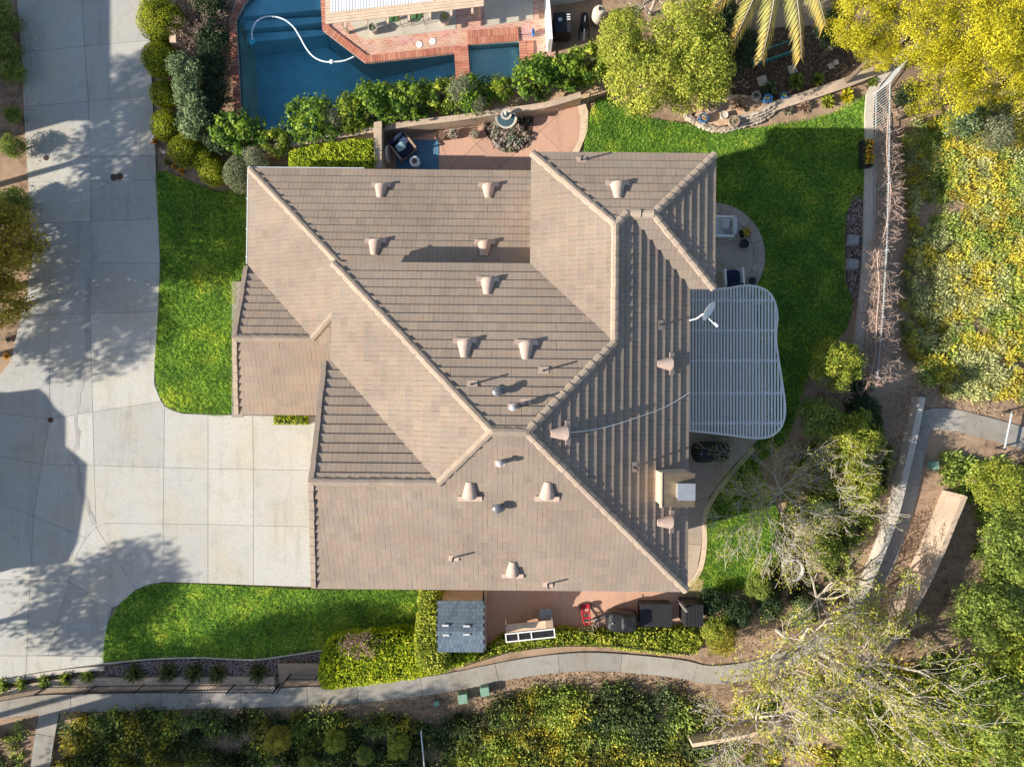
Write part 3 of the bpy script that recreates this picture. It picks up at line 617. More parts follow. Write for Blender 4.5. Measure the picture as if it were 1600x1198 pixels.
# ridge and hip caps, each a tile
capm = MB(); prof = [(-0.15, -0.055), (-0.10, 0.01), (0, 0.045), (0.10, 0.01), (0.15, -0.055)]
capm.add([(0, x, z + 0.035) for x, z in prof] + [(0.42, x * 0.88, z) for x, z in prof] + [(0, x, z - 0.01) for x, z in prof], [(i + 1, i, i + 5, i + 6) for i in range(4)] + [(i, i + 1, i + 11, i + 10) for i in range(4)])
capme = capm.mesh('ridge_tile', M['cap'])
def zl(run, z): return z + TP * run
def P3(x, y, run, z): return Vector((x, y, z + TP * run + 0.035))
CAPS = [(P3(-10.4, 8.351, 0, ZL), P3(-6.2, 4.15, 4.2, ZL)), (P3(-10.42, 1.613, 2.9, ZL), P3(-7.5, 1.613, 2.9, ZL)), (P3(-7.5, 1.613, 2.9, ZL), P3(-6.2, 2.9, 4.2, ZL)),
 (P3(W_, N_, 0, ZU), P3(-0.615, -1.511, 5.675, ZU)), (P3(-0.615, -1.511, 5.675, ZU), P3(0.481, -1.511, 5.675, ZU)), (P3(-2.341, -3.237, 3.949, ZU), P3(-0.615, -1.511, 5.675, ZU)),
 (P3(-6.47, -3.237, 3.949, ZU), P3(-2.341, -3.237, 3.949, ZU)), (P3(E_, S_, 0, ZU), P3(0.481, -1.511, 5.675, ZU)), (P3(3.392, 1.399, 2.765, ZU), P3(0.481, -1.511, 5.675, ZU)),
 (P3(3.392, 5.295, 2.765, ZU), P3(3.392, 1.399, 2.765, ZU)), (P3(WW, WN, 0, ZU), P3(3.392, 5.295, 2.765, ZU)), (P3(3.816, 5.72, 2.34, ZU), P3(3.392, 5.295, 2.765, ZU)),
 (P3(4.69, 5.72, 2.34, ZU), P3(3.816, 5.72, 2.34, ZU)), (P3(E2, WN, 0, ZU), P3(4.69, 5.72, 2.34, ZU)), (P3(E2, E2S, 0, ZU), P3(4.69, 5.72, 2.34, ZU))]
for a, b in CAPS:
    d = b - a; n = max(1, round(d.length / 0.365)); d.normalize(); side = Vector((0, 0, 1)).cross(d).normalized(); up = d.cross(side)
    for i in range(n):
        p = a + (b - a) * i / n; rot = Matrix((d, side, up)).transposed()
        o = link('ridge_tile', capme, roof); o.matrix_local = Matrix.Translation(p + side * random.uniform(-0.006, 0.006)) @ rot.to_4x4() @ Matrix.Rotation(random.uniform(-0.02, 0.02), 4, 'Z')
# rake tiles on the two gables
rk = MB().box((0, 0, 0), (0.17, 0.37, 0.05)); rk.box((-0.075, 0, -0.09), (0.03, 0.37, 0.16)); rkme = rk.mesh('rake_tile', M['cap'])
for (a, b) in ((Vector((-10.50, 4.516, ZL)), Vector((-10.42, 1.613, ZL + TP * 2.9))), (Vector((-10.83, -1.287, ZL)), Vector((-10.42, 1.613, ZL + TP * 2.9))), (Vector((-6.55, 0.712, ZU)), Vector((-6.47, -3.237, ZU + TP * 3.949))), (Vector((-6.86, S_, ZU)), Vector((-6.47, -3.237, ZU + TP * 3.949)))):
    n = int((b - a).length / 0.335); d = (b - a).normalized()
    for i in range(n):
        p = a + (b - a) * (i + 0.5) / n + Vector((0, 0, 0.07)); side = d.cross(Vector((0, 0, 1))).normalized()
        if side.x < 0: side = -side
        up = side.cross(d)
        o = link('rake_tile', rkme, roof); up = up if up.z > 0 else -up; rot = Matrix((side, up.cross(side), up)).transposed()
        o.matrix_local = Matrix.Translation(p + side * random.uniform(-0.012, 0.012)) @ rot.to_4x4() @ Matrix.Rotation(random.uniform(0.03, 0.06) * (1 if d.y > 0 else -1), 4, 'X')
# walls under the eaves (the sunlit stucco throws its colour on roof and yard)
def wall(poly, z0, ztop, name='wall'):
    MB().prism(poly, z0, ztop).build(name, M['stucco'], house)
wall([(-9.9, 7.85), (-9.9, 4.1), (-10.3, 4.1), (-10.3, -0.85), (-5.8, -0.85), (-5.8, 7.85)], -0.1, ZL - 0.05)
wall([(-5.795, 7.85), (-5.795, 3.8), (1.0, 3.8), (1.0, 7.85)], -0.1, ZL - 0.05)
wall([(-5.79, 3.70), (-5.79, 0.25), (-6.15, 0.25), (-6.15, -6.75), (5.7, -6.75), (5.7, 3.70)], -0.1, ZU - 0.10, 'upper_wall')
wall([(1.01, 7.6), (1.01, 3.705), (6.58, 3.705), (6.58, 7.6)], -0.1, ZU - 0.10, 'wing_wall')
MB().add([(-10.3, 4.1, ZL - 0.06), (-10.3, -0.85, ZL - 0.06), (-10.3, 1.613, ZL + 1.12)], [(0, 1, 2)]).add([(-6.15, 0.25, ZU - 0.11), (-6.15, -6.75, ZU - 0.11), (-6.15, -3.237, ZU + 1.55)], [(0, 1, 2)]).build('gable_wall', M['stucco'], house)
gt = MB().tube([(-5.9, 8.43, ZL - 0.03), (-10.48, 8.43, ZL - 0.03)], 0.034, 6).tube([(-10.48, 8.43, ZL - 0.03), (-10.5, 4.62, ZL - 0.03)], 0.034, 6); gt.build('gutter', M['cushion'], house)
for p in ((-10.5, 7.2), (-10.5, 6.0), (-10.5, 4.9)): MB().box((p[0], p[1], ZL - 0.02), (0.09, 0.04, 0.08)).build('gutter_bracket', M['cushion'], house)
MB().box((E_ + 0.03, (S_ + E2S) / 2, ZU - 0.09), (0.05, E2S - S_, 0.16)).build('fascia', M['trim'], house)
# dormer vents, half cones with a flange on the downhill side
vb_ = MB(); nseg = 8
for k, (y, r) in enumerate(((0.0, 0.27), (0.58, 0.13))): vb_.v += [(r * math.cos(math.pi * i / nseg), y, 0.02 + (0.27 if k == 0 else 0.05) * math.sin(math.pi * i / nseg)) for i in range(nseg + 1)]
vb_.f += [(i, i + 1, nseg + 2 + i, nseg + 1 + i) for i in range(nseg)] + [tuple(range(nseg + 1, 2 * nseg + 2))]
vbme = vb_.mesh('hood', M['vent'], True)
vfme = MB().box((0, -0.09, 0.045), (0.86, 0.20, 0.03)).mesh('flange', M['vent'])
vl = MB(); vl.add([(0.26 * math.cos(math.pi * i / nseg), 0.03, 0.02 + 0.25 * math.sin(math.pi * i / nseg)) for i in range(nseg + 1)], [tuple(range(nseg + 1))])
for k in range(3): vl.box((0, 0.012, 0.06 + k * 0.06), (0.5 - 0.1 * k, 0.02, 0.012))
vlme = vl.mesh('louvre', M['dark'])
def on_slope(si, px, py):
    sl = SL[si]; z = sl[2] + 0.8
    for _ in range(6): p = G(px, py, z); q = Matrix.Rotation(R(0.5), 3, 'Z') @ p; z = zof(sl, q.x, q.y)
    return Vector((q.x, q.y, z)), sl
def slope_rot(sl):
    up = Vector((sl[0][0] * CP, sl[0][1] * CP, SP)); nz = Vector((-sl[0][0] * SP, -sl[0][1] * SP, CP)); return Matrix((up.cross(nz), up, nz)).transposed().to_4x4()
def roof_vent(si, px, py):
    p, sl = on_slope(si, px, py); rot = slope_rot(sl); up = rot.to_3x3() @ Vector((0, 1, 0))
    h = link('roof_vent', vbme, house); h.matrix_local = Matrix.Translation(p - up * 0.25 + Vector((0, 0, 0.035))) @ rot @ Matrix.Rotation(random.uniform(-.03, .03), 4, 'Z') @ Matrix.Scale(random.uniform(.86, .94), 4)
    link('flange', vfme, h); link('louvre', vlme, h)
for si, px, py in ((0, 595, 301), (0, 763, 301), (0, 586, 389), (0, 757, 391), (4, 762, 450), (4, 726, 547), (4, 822, 550), (10, 965, 300), (7, 734, 764), (7, 855, 764), (7, 801, 886), (8, 872, 676), (8, 1036, 568), (8, 1036, 815)): roof_vent(si, px, py)
def pipe(si, px, py, kind):
    p, sl = on_slope(si, px, py); rot = slope_rot(sl)
    fl = MB().box((0, 0, 0.05), (0.34, 0.22, 0.03)).build('roof_pipe', M['vent'] if kind < 2 else M['dullmetal'], house); fl.matrix_local = Matrix.Translation(p) @ rot
    inv = rot.inverted(); st = MB()
    if kind == 0: st.tube([(0, 0, 0), (0, 0, 0.5)], 0.035, 8); nm, mt = 'stack', 'dark'
    elif kind == 1: st.lathe([(0.085, 0), (0.07, 0.34), (0.11, 0.36), (0.11, 0.45), (0.05, 0.49)], seg=14); nm, mt = 'flue_cap', 'palemetal'
    else: st.lathe([(0.2, 0.0), (0.10, 0.08), (0.10, 0.24), (0.15, 0.27), (0.155, 0.34), (0.10, 0.37), (0.03, 0.38)], seg=18); nm, mt = 'turbine', 'dullmetal'
    st.xf(inv); st.build(nm, M[mt], fl, True)
for si, px, py, k in ((4, 738, 600, 0), (4, 778, 612, 2), (4, 849, 579, 0), (4, 801, 636, 1), (4, 822, 628, 0), (7, 781, 722, 1), (7, 778, 792, 2), (7, 709, 870, 0), (7, 856, 911, 0), (10, 908, 251, 0), (8, 990, 729, 0), (8, 1031, 508, 0)): pipe(si, px, py, k)
# chimney
ch = MB().box((5.45, -3.43, 6.1), (1.05, 1.06, 2.2)).build('chimney', M['stucco'], house, bevel=0.01)
MB().box((5.45, -3.43, 7.215), (1.10, 1.11, 0.04)).build('chase_cover', M['gold'], ch); MB().box((4.90, -3.43, 7.2), (0.06, 1.16, 0.14)).build('trim', M['stucco'], ch)
MB().box((5.63, -3.43, 7.42), (0.50, 0.48, 0.36)).build('flue_shroud', M['galv'], ch, bevel=0.01); MB().box((5.63, -3.43, 7.62), (0.56, 0.54, 0.03)).build('lid', M['galv'], ch)
# satellite dish and cable on the roof
p = G(1075, 505, ZU) + Vector((0.02, 0, 0)); t = thing('satellite_dish', 'white oval satellite dish on an arm above the pergola', 'satellite dish', p)
MB().tube([(-0.15, 0.05, 0), (0.25, 0.15, 0.12), (0.42, 0.3, 0.35)], 0.025, 8).build('mast', M['white'], t, True)
ds = MB(); ds.lathe([(0.02, -0.02), (0.18, 0.015), (0.36, 0.08), (0.37, 0.09), (0.18, 0.03), (0.02, 0.0)], seg=24, sx=1, sy=0.75)
ds.xf(Matrix.Translation((0.52, 0.42, 0.42)) @ Vector((0.75, -0.5, 0.62)).to_track_quat('Z', 'Y').to_matrix().to_4x4()); ds.build('reflector', M['white'], t, True)
MB().tube([(0.50, 0.30, 0.22), (0.75, -0.05, 0.45), (0.80, -0.1, 0.52)], 0.018, 6).build('feed_arm', M['white'], t); MB().tube([(0.76, -0.04, 0.50), (0.86, -0.16, 0.56)], 0.05, 8).build('receiver', M['white'], t)
cp = []
for px, py in smooth_poly([(880, 676), (920, 672), (960, 663), (1000, 650), (1040, 635), (1076, 614)], 5, False): q, sl = on_slope(8, px, py); cp.append(Matrix.Rotation(R(-0.5), 3, 'Z') @ (q + Vector((0, 0, 0.07))))
tag(MB().tube(cp, 0.014, 4).build('roof_cable', M['white']), 'thin white cable curving across the shaded roof slope', 'cable')

# ------------------------------------------------------------------ pergola and back patio
t = thing('pergola', 'white slatted pergola with a wavy outer edge over the back patio', 'pergola', (0, 0, 0))
ZP = 2.75
outl = smooth_poly([(1075, 452), (1130, 451), (1168, 446), (1195, 452), (1209, 467), (1215, 492), (1213, 530), (1219, 575), (1225, 615), (1227, 645), (1220, 668), (1204, 681), (1180, 684), (1130, 678), (1075, 672)], 5, False)
outw = [tuple(G(x, y, ZP)[:2]) for x, y in outl]
def span_at(x):
    ys = []
    for a, b in zip(outw, outw[1:]):
        if (a[0] - x) * (b[0] - x) < 0: ys.append(a[1] + (b[1] - a[1]) * (x - a[0]) / (b[0] - a[0]))
    return (min(ys), max(ys)) if len(ys) > 1 else None
xw0 = outw[0][0]; xw1 = max(p[0] for p in outw); ns = 31
for i in range(ns):
    x = xw0 + 0.07 + (xw1 - xw0 - 0.12) * i / (ns - 1); s_ = span_at(x)
    if s_ and s_[1] - s_[0] > 0.2: MB().box((x, (s_[0] + s_[1]) / 2, ZP), (0.056, s_[1] - s_[0], 0.07)).build('slat', M['pergola'], t)
for py in (469, 516, 563, 614, 661):
    y = G(0, py, ZP).y; xe = max([a[0] + (b[0] - a[0]) * (y - a[1]) / (b[1] - a[1]) for a, b in zip(outw, outw[1:]) if (a[1] - y) * (b[1] - y) < 0] or [xw1])
    MB().box(((xw0 + xe) / 2, y, ZP - 0.10), (xe - xw0 - 0.05, 0.09, 0.15)).build('beam', M['pergola'], t)
for px, py in ((1195, 469), (1207, 614), (1195, 661)): p = G(px, py, ZP); MB().box((p.x, p.y, 1.28), (0.13, 0.13, 2.58)).build('post', M['pergola'], t)

MB().tube([(x, y, ZP - 0.03) for x, y in outw], 0.045, 4).build('edge_beam', M['pergola'], t)

def soft_box(name, mat, c, d, rz, parent, world=False, j=0.03, sub=2):
    bm = bmesh.new(); bmesh.ops.create_cube(bm, size=1.0); bmesh.ops.subdivide_edges(bm, edges=bm.edges, cuts=3, use_grid_fill=True)
    for v in bm.verts:
        n = v.co.copy(); k = max(abs(n.x), abs(n.y), abs(n.z)); ln = n.length; v.co = n * (1 - 0.16 * max(0, (ln - 0.5) / 0.366)); v.co = Vector((v.co.x * d[0], v.co.y * d[1], v.co.z * d[2]))
        v.co += Vector((random.gauss(0, j), random.gauss(0, j), random.gauss(0, j))) * 0.5
    me = bpy.data.meshes.new(name); bm.to_mesh(me); bm.free(); me.materials.append(mat); me.polygons.foreach_set('use_smooth', [True] * len(me.polygons))
    o = link(name, me, parent, c); o.rotation_euler.z = rz; sb = o.modifiers.new('sub', 'SUBSURF'); sb.levels = sb.render_levels = sub; return o
def covered_grill(label, px, py, rz, w=1.55, dp=0.85):
    t = thing('covered_grill', label, 'grill', G(px, py, 0), rz)
    soft_box('cover', M['black'], (0, 0, 0.50), (w, dp, 1.0), 0, t, j=0.05); soft_box('hood_bulge', M['black'], (0.18 * w, 0.05, 0.92), (w * 0.5, dp * 0.75, 0.42), 0.1, t, j=0.04)
    MB().box((-0.33 * w, 0, 1.0), (0.05, 0.05, 0.02)).build('badge', M['cushion'], t); return t
covered_grill('black fabric covered grill on the patio below the pergola', 1105, 704, R(4))
def armchair(label, cat, px, py, rz, frame, seat, pill, wd=0.85, group=None):
    t = thing('armchair', label, cat, G(px, py, 0.02), rz, group)
    soft_box('seat', seat, (0, -0.03, 0.34), (wd - 0.2, 0.7, 0.24), 0, t, j=0.005, sub=1); soft_box('backrest', seat, (0, 0.34, 0.56), (wd - 0.12, 0.2, 0.56), 0, t, j=0.005, sub=1)
    for s in (-1, 1):
        MB().box((s * (wd / 2 - 0.05), -0.02, 0.58), (0.09, 0.78, 0.05)).build('arm', frame, t, bevel=0.012)
        for yy in (-0.36, 0.36): MB().box((s * (wd / 2 - 0.05), yy, 0.28), (0.06, 0.06, 0.56)).build('leg', frame, t)
    MB().box((0, -0.02, 0.2), (wd - 0.1, 0.74, 0.06)).build('frame', frame, t)
    for k, mt in enumerate(pill): o = soft_box('pillow', mt, (0.12 - 0.2 * k, 0.12 - 0.12 * k, 0.56 + 0.05 * k), (0.42, 0.34, 0.14), 0.4 - 0.5 * k, t, j=0.006, sub=1); o.rotation_euler.x = R(35)
    return t
def stripemat(name, a, b, scale, ang=0.6):
    m, nt, bs = mat_base(name, 0.9, 0.1); g = nt.nodes.new('ShaderNodeTexCoord'); mp = nt.nodes.new('ShaderNodeMapping'); mp.inputs['Rotation'].default_value = (0, 0, ang); nt.links.new(g.outputs['Object'], mp.inputs[0])
    w = nt.nodes.new('ShaderNodeTexChecker'); w.inputs['Scale'].default_value = scale; w.inputs[1].default_value = (*a, 1); w.inputs[2].default_value = (*b, 1); nt.links.new(mp.outputs[0], w.inputs[0]); nt.links.new(w.outputs[0], bs.inputs[0]); return m
M['pillow_dark'] = stripemat('patterned_pillow', (0.6, 0.6, 0.6), (0.10, 0.06, 0.07), 22)
M['pillow_blue'] = stripemat('blue_white_pillow', (0.7, 0.72, 0.76), (0.04, 0.08, 0.30), 14, 0.0)
M['pillow_pale'] = pm('pale_blue_pillow', (0.30, 0.46, 0.50), 0.1)
armchair('grey white cushioned armchair with patterned pillow on the round patio', 'armchair', 1127, 358, R(-92), M['white'], M['cushion'], [M['pillow_dark'], M['cushion']], 0.9)
armchair('dark blue lounge chair with white arms beside the pergola top', 'armchair', 1141, 437, R(184), M['white'], M['navy'], [], 0.85)
def lathe_thing(name, label, cat, px, py, prof, mat, extra=None, leafy=None, group=None, part='pot', z=0.0, n=120, leaf=0.07, r=0.2):
    t = thing(name, label, cat, G(px, py, z), 0, group); MB().lathe(prof, seg=18).build(part, M[mat], t, True)
    if leafy:
        h = prof[-1][1]; d = dirs(n, 0.7); P = d * np.array([r, r, r * 0.8]) * RNG.uniform(0.4, 1, (n, 1)) + np.array([0, 0, h + r * 0.25])
        link('foliage', quads_mesh('foliage', leaf_arrays(P, d + np.array([0, 0, .5]), leaf), RNG.random(n), M[leafy]), t)
    return t
POT = lambda r, h: [(r * 0.65, 0), (r * 0.95, h * 0.7), (r, h), (r * 0.86, h), (r * 0.8, h * 0.85)]
lathe_thing('round_pot', 'dark round pot on the half round patio', 'pot', 1160, 383, POT(0.19, 0.3), 'dark')
t = thing('flower_box', 'square dark pot of yellow flowers on the half round patio', 'planter', G(1162, 365, 0.0), R(20)); MB().box((0, 0, 0.14), (0.36, 0.32, 0.28)).build('box', M['dark'], t, bevel=0.01)
P = np.c_[RNG.uniform(-.16, .16, (90, 2)), RNG.uniform(0.28, 0.42, 90)]; link('leaves', quads_mesh('l', leaf_arrays(P, np.tile([0, 0, 1.], (90, 1)), 0.08), RNG.random(90), M['fresh']), t)
P = np.c_[RNG.uniform(-.16, .16, (45, 2)), RNG.uniform(0.36, 0.46, 45)]; link('blossoms', quads_mesh('l', leaf_arrays(P, np.tile([0, 0, 1.], (45, 1)), 0.06, 1.0, .3), RNG.random(45) * 0.3, M['flower']), t)
t = thing('patio_stool', 'small dark stool beside the blue lounge chair', 'stool', G(1171, 441, 0.0), 0.3); MB().lathe([(0.16, 0.36), (0.17, 0.40), (0.1, 0.42)], seg=14).build('seat', M['dark'], t)
for a in range(4): MB().tube([(0.1 * math.cos(a * 1.57), 0.1 * math.sin(a * 1.57), 0.37), (0.18 * math.cos(a * 1.57), 0.18 * math.sin(a * 1.57), 0)], 0.014, 5).build('leg', M['dark'], t)

# ------------------------------------------------------------------ terrace furniture
def rugmat():
    m, nt, b = mat_base('blue_rug', 0.95, 0.05); g = nt.nodes.new('ShaderNodeTexCoord'); v = nt.nodes.new('ShaderNodeTexVoronoi'); v.inputs['Scale'].default_value = 2.6; v.inputs['Randomness'].default_value = 0.0; v.distance = 'MANHATTAN'
    nt.links.new(g.outputs['Object'], v.inputs['Vector']); mt = nt.nodes.new('ShaderNodeMath'); mt.operation = 'MULTIPLY'; mt.inputs[1].default_value = 22; nt.links.new(v.outputs['Distance'], mt.inputs[0])
    sn = nt.nodes.new('ShaderNodeMath'); sn.operation = 'SINE'; nt.links.new(mt.outputs[0], sn.inputs[0]); r = ramp(nt, [(0.3, (0.05, 0.13, 0.24)), (0.75, (0.13, 0.27, 0.37)), (1.0, (0.28, 0.38, 0.42))]); nt.links.new(sn.outputs[0], r.inputs[0])
    nz = noise_tex(nt, 25, 4, .7); nt.links.new(mix(nt, r.outputs[0], nz.outputs['Color'], None, 'SOFT_LIGHT', 0.35), b.inputs[0]); return m
p = G(652, 246, 0.012); o = MB().box((0, 0, 0), (1.85, 1.50, 0.014)).build('patterned_rug', rugmat()); o.location = p; tag(o, 'blue patterned rug on the terrace under the navy armchair', 'rug')
armchair('navy armchair with wooden arms and blue white pillows on the rug', 'armchair', 632, 235, R(38), M['wood'], M['navy'], [M['pillow_blue'], M['pillow_pale']], 0.9)
t = lathe_thing('side_table', 'round white drum side table on the blue rug', 'table', 650, 257, [(0.16, 0), (0.2, 0.1), (0.22, 0.35), (0.22, 0.42), (0.2, 0.43), (0.02, 0.43)], 'white', part='drum', z=0.02)
MB().lathe([(0.10, 0.435), (0.11, 0.47), (0.03, 0.47)], seg=14).build('tray', M['rust'], t)
t = thing('terrace_pier', 'tan end wall of the terrace with a woven wreath on it', 'wall', G(598, 240, 0)); MB().prism([(a[0] - t.location.x, a[1] - t.location.y) for a in G2([(592, 206), (604, 204), (604, 275), (592, 275)])], -0.1, 1.1).build('pier', M['block'], t, bevel=0.01)
tr = MB(); ring = [(0.30 + 0.02, -0.25 + 0.33 * math.cos(a), 0.62 + 0.33 * math.sin(a)) for a in [k * math.pi / 12 for k in range(25)]]; tr.tube(ring, 0.05, 6, cap=False).build('wreath', M['stonepot'], t, True)
lathe_thing('dark_pot', 'dark brown empty bowl by the terrace wall next to the rug', 'pot', 689, 215, POT(0.22, 0.26), 'rust')
lathe_thing('succulent_pot', 'bowl of white tipped succulents right of the brown bowl', 'potted plant', 709, 212, POT(0.22, 0.26), 'clay', leafy='pale_flower', n=160, leaf=0.10, r=0.3)
lathe_thing('succulent_pot', 'pot of pinkish succulents standing alone mid terrace', 'potted plant', 742, 213, POT(0.18, 0.24), 'clay', leafy='pale_flower', n=140, leaf=0.09, r=0.26)
bed = smooth_poly(G2([(756, 192), (792, 178), (830, 176), (831, 205), (823, 225), (800, 238), (778, 233), (763, 215)], 0.02), 3)
t = thing('succulent_bed', 'half round planting bed of succulents cut into the terrace', 'flower bed', (*bed[0], 0)); MB().prism(bed, -0.05, 0.02).build('soil', M['darksoil'], t, world=True)
k = 900; P = sample_poly(inset(bed, 0.08), 60); Q = []; rn = []
for c in P:
    r = RNG.uniform(0.08, 0.24); n = 22; d = dirs(n, 0.8); Q.append(leaf_arrays(np.array([c[0], c[1], 0.08]) + d * r * np.array([1, 1, .6]), d, r * 0.75, 1.8, 0.3)); rn.append(np.clip(RNG.random() + RNG.normal(0, .08, n), 0, 1))
link('succulents', quads_mesh('succulents', np.concatenate(Q) - np.array(t.location), np.concatenate(rn), M['pale_flower']), t)
t = thing('fountain', 'tiered pale stone fountain behind the succulent bed', 'fountain', G(791, 194, 0.0))
MB().lathe([(0.3, 0), (0.2, 0.1), (0.14, 0.45), (0.2, 0.55), (0.42, 0.62), (0.46, 0.72), (0.40, 0.72), (0.3, 0.66), (0.05, 0.64)], seg=24).build('basin', M['stonepot'], t, True)
MB().lathe([(0.41, 0.655), (0.40, 0.70), (0.02, 0.70)], seg=24).build('basin_water', M['pooltile'], t); MB().lathe([(0.2, 1.04), (0.19, 1.065), (0.02, 1.065)], seg=18).build('bowl_water', M['pooltile'], t)
MB().lathe([(0.09, 0.6), (0.07, 0.95), (0.2, 1.02), (0.23, 1.08), (0.19, 1.08), (0.05, 1.04)], seg=20).build('upper_bowl', M['stonepot'], t, True); MB().lathe([(0.05, 1.0), (0.05, 1.2), (0.08, 1.25), (0.02, 1.34)], seg=12).build('finial', M['stonepot'], t, True)

# ------------------------------------------------------------------ boundary walls
def wall_line(name, label, pts, w, h, mat, n=3, z=-0.15, cat='wall', cap=None, seglen=None):
    L, Rr = ribbon(smooth_poly(G2(pts), n, False) if n else [Vector(p) for p in G2(pts)], w); t = thing(name, label, cat, (*L[0], 0))
    MB().prism([tuple(p) for p in L + Rr[::-1]], z, h).build('wall', mat, t, world=True)
    if cap:
        L2, R2 = ribbon(smooth_poly(G2(pts), n, False) if n else [Vector(p) for p in G2(pts)], w + 0.05); st = seglen or 1
        for i in range(0, len(L2) - 1, st):
            j = min(i + st, len(L2) - 1); MB().prism(inset([tuple(p) for p in L2[i:j + 1] + R2[i:j + 1][::-1]], 0.004), h - 0.001, h + 0.06).build('cap_stone', cap, t, world=True)
    return t
wall_line('block_wall', 'tan block wall stepping down behind the box hedge and terrace', [(395, 246), (470, 234), (540, 222), (600, 211), (660, 202), (720, 195), (780, 186), (850, 176), (905, 160)], 0.20, 0.75, M['block'], 3, cap=M['block'])
sheet('planting_strip', [(420, 228), (600, 200), (750, 170), (900, 125), (960, 120), (965, 140), (920, 158), (850, 172), (720, 190), (600, 206), (420, 238)], 0.02, M['sand'])[0]['label'] = 'sandy planting strip behind the terrace wall'
wall_line('garden_wall', 'tan wall end among the shrubs by the upper driveway', [(283, -30), (284, 30), (287, 84)], 0.22, 0.9, M['block'], 0, cap=M['edge'])
wall_line('curb_wall', 'pale concrete curb carrying the right boundary fence', [(1420, 78), (1385, 112), (1359, 150), (1357, 220), (1356, 300), (1353, 400), (1345, 500), (1338, 560)], 0.36, 0.10, M['greywall'], 2, z=-0.6)
wall_line('low_wall', 'low curving grey wall casting shade on the path', [(1431, 620), (1423, 660), (1414, 702), (1404, 745), (1393, 790), (1378, 835), (1358, 885), (1330, 945)], 0.26, 0.50, M['greywall'], 3)
wall_line('tall_wall', 'tall reddish tan wall with dappled sunlit face at the right', [(1478, 767), (1462, 805), (1446, 845), (1428, 885), (1405, 930), (1380, 975), (1345, 1020)], 0.20, 1.3, M['block'], 0)
wall_line('timber_edge', 'tan timber wall under the big tree at the bottom right', [(1075, 1150), (1150, 1138), (1230, 1118)], 0.16, 0.75, M['edge'], 0)
wall_line('garden_beam', 'long tan stone edging between garden bed and back lawn', [(1203, 170), (1260, 152), (1320, 132), (1408, 96)], 0.42, 0.22, M['block'], 0)
wall_line('retaining_wall', 'low brown retaining wall under the black fence', [(-30, 1092), (40, 1078), (90, 1069), (220, 1066), (430, 1065)], 0.5, 0.12, M['block'], 2)
t = thing('timber_steps', 'weathered timber steps beside the clipped hedge', 'steps', G(470, 1045, 0))
for k in range(5): MB().box((0, 0.28 - k * 0.17, 0.30 - 0.05 * k), (1.75, 0.155, 0.10)).build('plank', M['wood'], t, bevel=0.008)

# steel fences: posts, rails, pickets
def fence(name, label, pts, h, mat, pick=0.11, z=0.0, post=1.8, r=0.009, rails=(0.12, 0.92), group=None):
    P = [G(x, y, z) for x, y in pts]; t = thing(name, label, 'fence', P[0], 0, group); o = P[0]; d0 = 0; pm_ = MB().box((0, 0, h / 2), (2 * r, 2 * r, h * 0.96)).mesh('picket', mat); po = MB().box((0, 0, h / 2), (0.05, 0.05, h * 1.04)).mesh('post', mat)
    for a, b in zip(P, P[1:]):
        L = (b - a).length; ang = math.atan2(b.y - a.y, b.x - a.x); zf = lambda q: Vector((0, 0, 0))
        for rr in rails: MB().box((*((a + b) / 2 - o)[:2], h * rr), (L, 0.028, 0.032), ang).build('rail', mat, t)
        for k in range(int(L / pick) + 1): q = link('picket', pm_, t, a + (b - a) * (k * pick / L) - o); q.rotation_euler.z = ang
        for k in range(max(1, round(L / post))): q = link('post', po, t, a + (b - a) * k / max(1, round(L / post)) - o); q.rotation_euler.z = ang
    q = link('post', po, t, P[-1] - o); return t
fence('steel_fence', 'black steel fence on the retaining wall at lower left', [(-20, 1090), (75, 1072), (225, 1069), (437, 1069)], 0.85, M['steel'], 0.12, 0.12, 2.0)
fence('steel_fence', 'short black railing at the timber steps', [(442, 1069), (456, 1050), (500, 1050)], 0.8, M['steel'], 0.11, 0.1, 1.0)
fence('boundary_fence', 'grey steel fence along the right edge of the back lawn', [(1422, 80), (1366, 148), (1364, 300), (1361, 400), (1355, 500), (1347, 590)], 1.35, M['greysteel'], 0.115, 0.08, 2.2)
fence('steel_fence', 'thin black fence where the terrace meets the back lawn', [(918, 165), (962, 152), (1000, 140)], 1.25, M['steel'], 0.11, 0.0, 1.2)
fence('steel_fence', 'black steel fence behind the ivy along the sidewalk', [(728, 1030), (800, 1008), (870, 1000), (960, 1000), (1070, 1013)], 0.7, M['steel'], 0.13, 0.0, 2.0)

